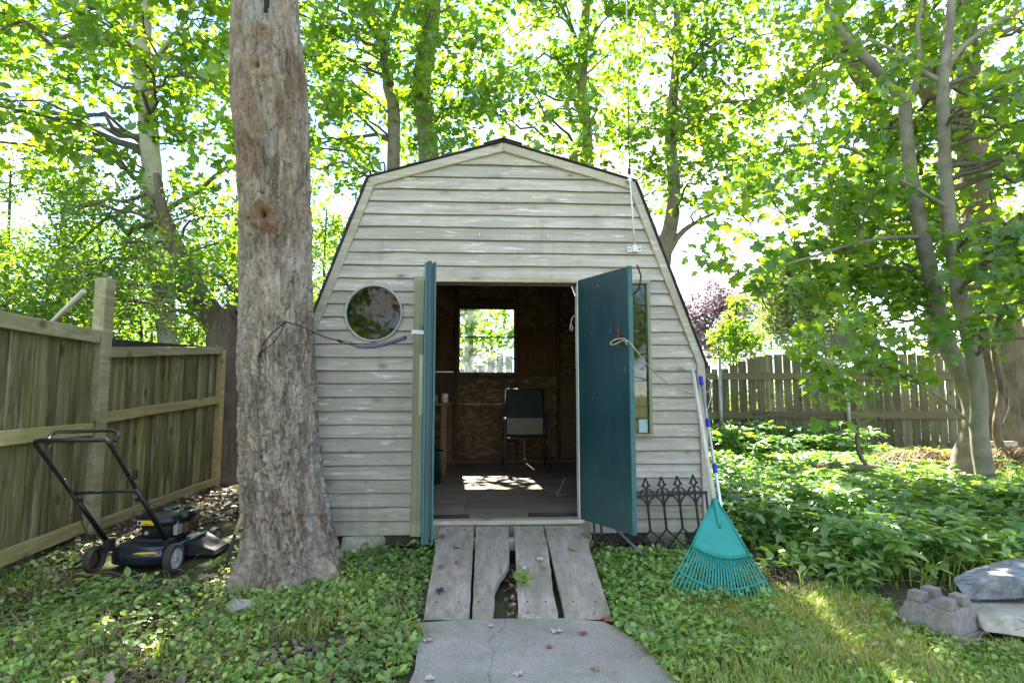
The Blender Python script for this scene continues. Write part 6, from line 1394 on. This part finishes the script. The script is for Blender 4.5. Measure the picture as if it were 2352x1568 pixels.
# log and upright stick
lg0 = empty('fallen_log', P(1960, 1078, 6.6), 0, 'short brown rotten log lying in the leafy bed before the picket fence', 'log'); o = P(1960, 1078, 6.6)
pts, rr = smooth_path([P(1868, 1076, 6.7)-o, P(1920, 1076, 6.65)-o, P(1985, 1074, 6.55)-o, P(2050, 1082, 6.5)-o], [.06, .066, .05, .03], 5, .05)
f = MB(); f.tube([Vector(q) for q in pts], rr, 14); f.build('log_body', MT['bark_brown'], lg0)
pts, rr = smooth_path([P(1992, 1072, 6.55)-o, P(1975, 1045, 6.5)-o, P(1968, 1015, 6.5)-o, P(1969, 990, 6.5)-o, P(1966, 964, 6.5)-o], [.022, .024, .02, .02, .022], 4, .06)
f = MB(); f.tube([Vector(q) for q in pts], rr, 9); f.build('upright_stub', MT['bark_brown'], lg0)
# heap of dead grass
def heap(cu, cv, y, rx, rz, n, lb):
    c = P(cu, cv, y); gz = zg1(c.x, y); root = empty('straw_heap', (c.x, y, gz), 0, lb, 'straw heap')
    k = 1800; q = rng.normal(size=(k, 3)); q /= np.linalg.norm(q, axis=1, keepdims=True); q[:, 2] = np.abs(q[:, 2]); q = q*np.array([rx, rx*.7, rz])*(.75+.25*rng.random((k, 1)))
    m = MB(); m.lathe([(.0001, rz*.82), (rx*.45, rz*.7), (rx*.75, rz*.4), (rx*.95, -.05)], (0, 0, 0), 'z', 20); m.build('heap_core', MT['bark_dark'], root)
    l_ = leaves('dead_leaves', q, q+rng.normal(size=(k, 3))*.2, rng.uniform(.04, .09, k), T_KITE, MT['litter'], root, np.clip(rng.normal(.3, .2, k), 0, 1)); l_['kind'] = 'stuff'
    a = rng.random(n)*2*pi; r0 = rng.random(n)**.5*.6; b = np.stack([rx*r0*np.cos(a), rx*.7*r0*np.sin(a), rz*(1-.5*r0)], -1)
    dr_ = np.stack([np.cos(a)*.7+rng.normal(size=n)*.8-.3, np.sin(a)*.7-.2+rng.normal(size=n)*.7, np.zeros(n)], -1); ln = rng.uniform(.25, .75, n)*rx*1.3
    S = 6; t = np.linspace(0, 1, S); pth = b[:, None, :]+dr_[:, None, :]*ln[:, None, None]*t[None, :, None]; pth[:, :, 2] += (.28*t-.75*t*t)[None, :]*ln[:, None]*1.1+rng.uniform(0, .08, n)[:, None]
    pth[:, :, 2] = np.maximum(pth[:, :, 2], .01); side = np.cross(dr_, [0, 0, 1.0]); side /= np.linalg.norm(side, axis=1, keepdims=True)
    wd = .004*(1-t*.8)[None, :, None]; Vv = np.stack([pth-side[:, None, :]*wd, pth+side[:, None, :]*wd], 2); I = np.arange(n*S*2).reshape(n, S, 2)
    F = np.stack([I[:, :-1, 0], I[:, :-1, 1], I[:, 1:, 1], I[:, 1:, 0]], -1).reshape(-1, 4)
    s_ = bigmesh('straw', Vv.reshape(-1, 3), F, MT['straw'], root, tint=np.repeat(np.clip(rng.normal(.6, .25, n), 0, 1), S*2)); s_['kind'] = 'stuff'
heap(2130, 1080, 7.8, .62, .34, 260, 'heap of yellowed long grass and brown leaves left of the twin grey stems')
heap(2325, 1090, 7.6, .60, .36, 300, 'heap of orange brown dead grass right of the twin grey stems')
a = P(2300, 1018, 7.9); f = MB(); f.cbox(-.22, .2, -.03, .03, -.03, .03, .004); props(f.build('pale_board', MT['header'], None, a), 'short pale board lying on the dead grass at the right edge', 'board')
# stones at the shed foot
for (u, v, y, sx_, sz_, lb) in ((835, 1268, 4.35, .20, .08, 'flat grey stone under the shed wall right of the big trunk'), (1520, 1250, 4.5, .16, .09, 'reddish brown brick lump in the dark under the shed behind the iron panel'), (548, 1330, 3.45, .12, .05, 'low grey stone at the foot of the mossy root'), (625, 1347, 3.3, .05, .03, 'small white stone among the creeper below the big trunk')):
    c = P(u, v, y); pts = [(rnd.uniform(-1, 1)*sx_, rnd.uniform(-1, 1)*sx_*.6, rnd.uniform(-1, 1)*sz_) for _ in range(16)]
    hull('stone', pts, 'paleleaf' if 'white' in lb else ('concrete' if 'brick' in lb else 'limestone'), lb, 'stone', (c.x, y, zg1(c.x, y)+sz_*.5), .006, 1, .004)
# ------------------------------------------------------------------ trampoline behind the fence
c = P(1847, 780, 14.4); tz = P(1847, 762, 13.5).z; tr_ = empty('trampoline', (c.x, 14.4, .25), 0, 'trampoline with black poles and grey safety net behind the picket fence', 'trampoline')
Rt = 2.1
for k in range(8):
    a = k*pi/4+.25; f = MB(); f.tube([(Rt*cos(a), Rt*sin(a), 0), (Rt*cos(a), Rt*sin(a), tz-.25)], .028, 10); po = f.build('pole', MT['plastic'], tr_)
    f = MB(); f.tube([(Rt*cos(a), Rt*sin(a), tz-.26), (Rt*cos(a), Rt*sin(a), tz-.16)], .045, 10); f.build('cap', MT['black'], po)
f = MB(); f.lathe([(Rt-.06, .9), (Rt-.06, tz-.33)], (0, 0, 0), 'z', 40); f.build('net', MT['net'], tr_)
f = MB(); f.tube([((Rt-.06)*cos(t), (Rt-.06)*sin(t), tz-.33+.03*sin(t*4)) for t in np.linspace(0, 2*pi, 60)], .012, 6, cap=False); f.build('top_cord', MT['plastic'], tr_)
f = MB(); f.lathe([(Rt-.1, .75), (Rt+.12, .75), (Rt+.12, .80), (Rt-.1, .80)], (0, 0, 0), 'z', 40, close=True); f.build('frame_pad', MT['navy'], tr_)
f = MB(); f.lathe([(.0001, .76), (Rt-.11, .76)], (0, 0, 0), 'z', 40); f.build('mat', MT['rubber'], tr_)
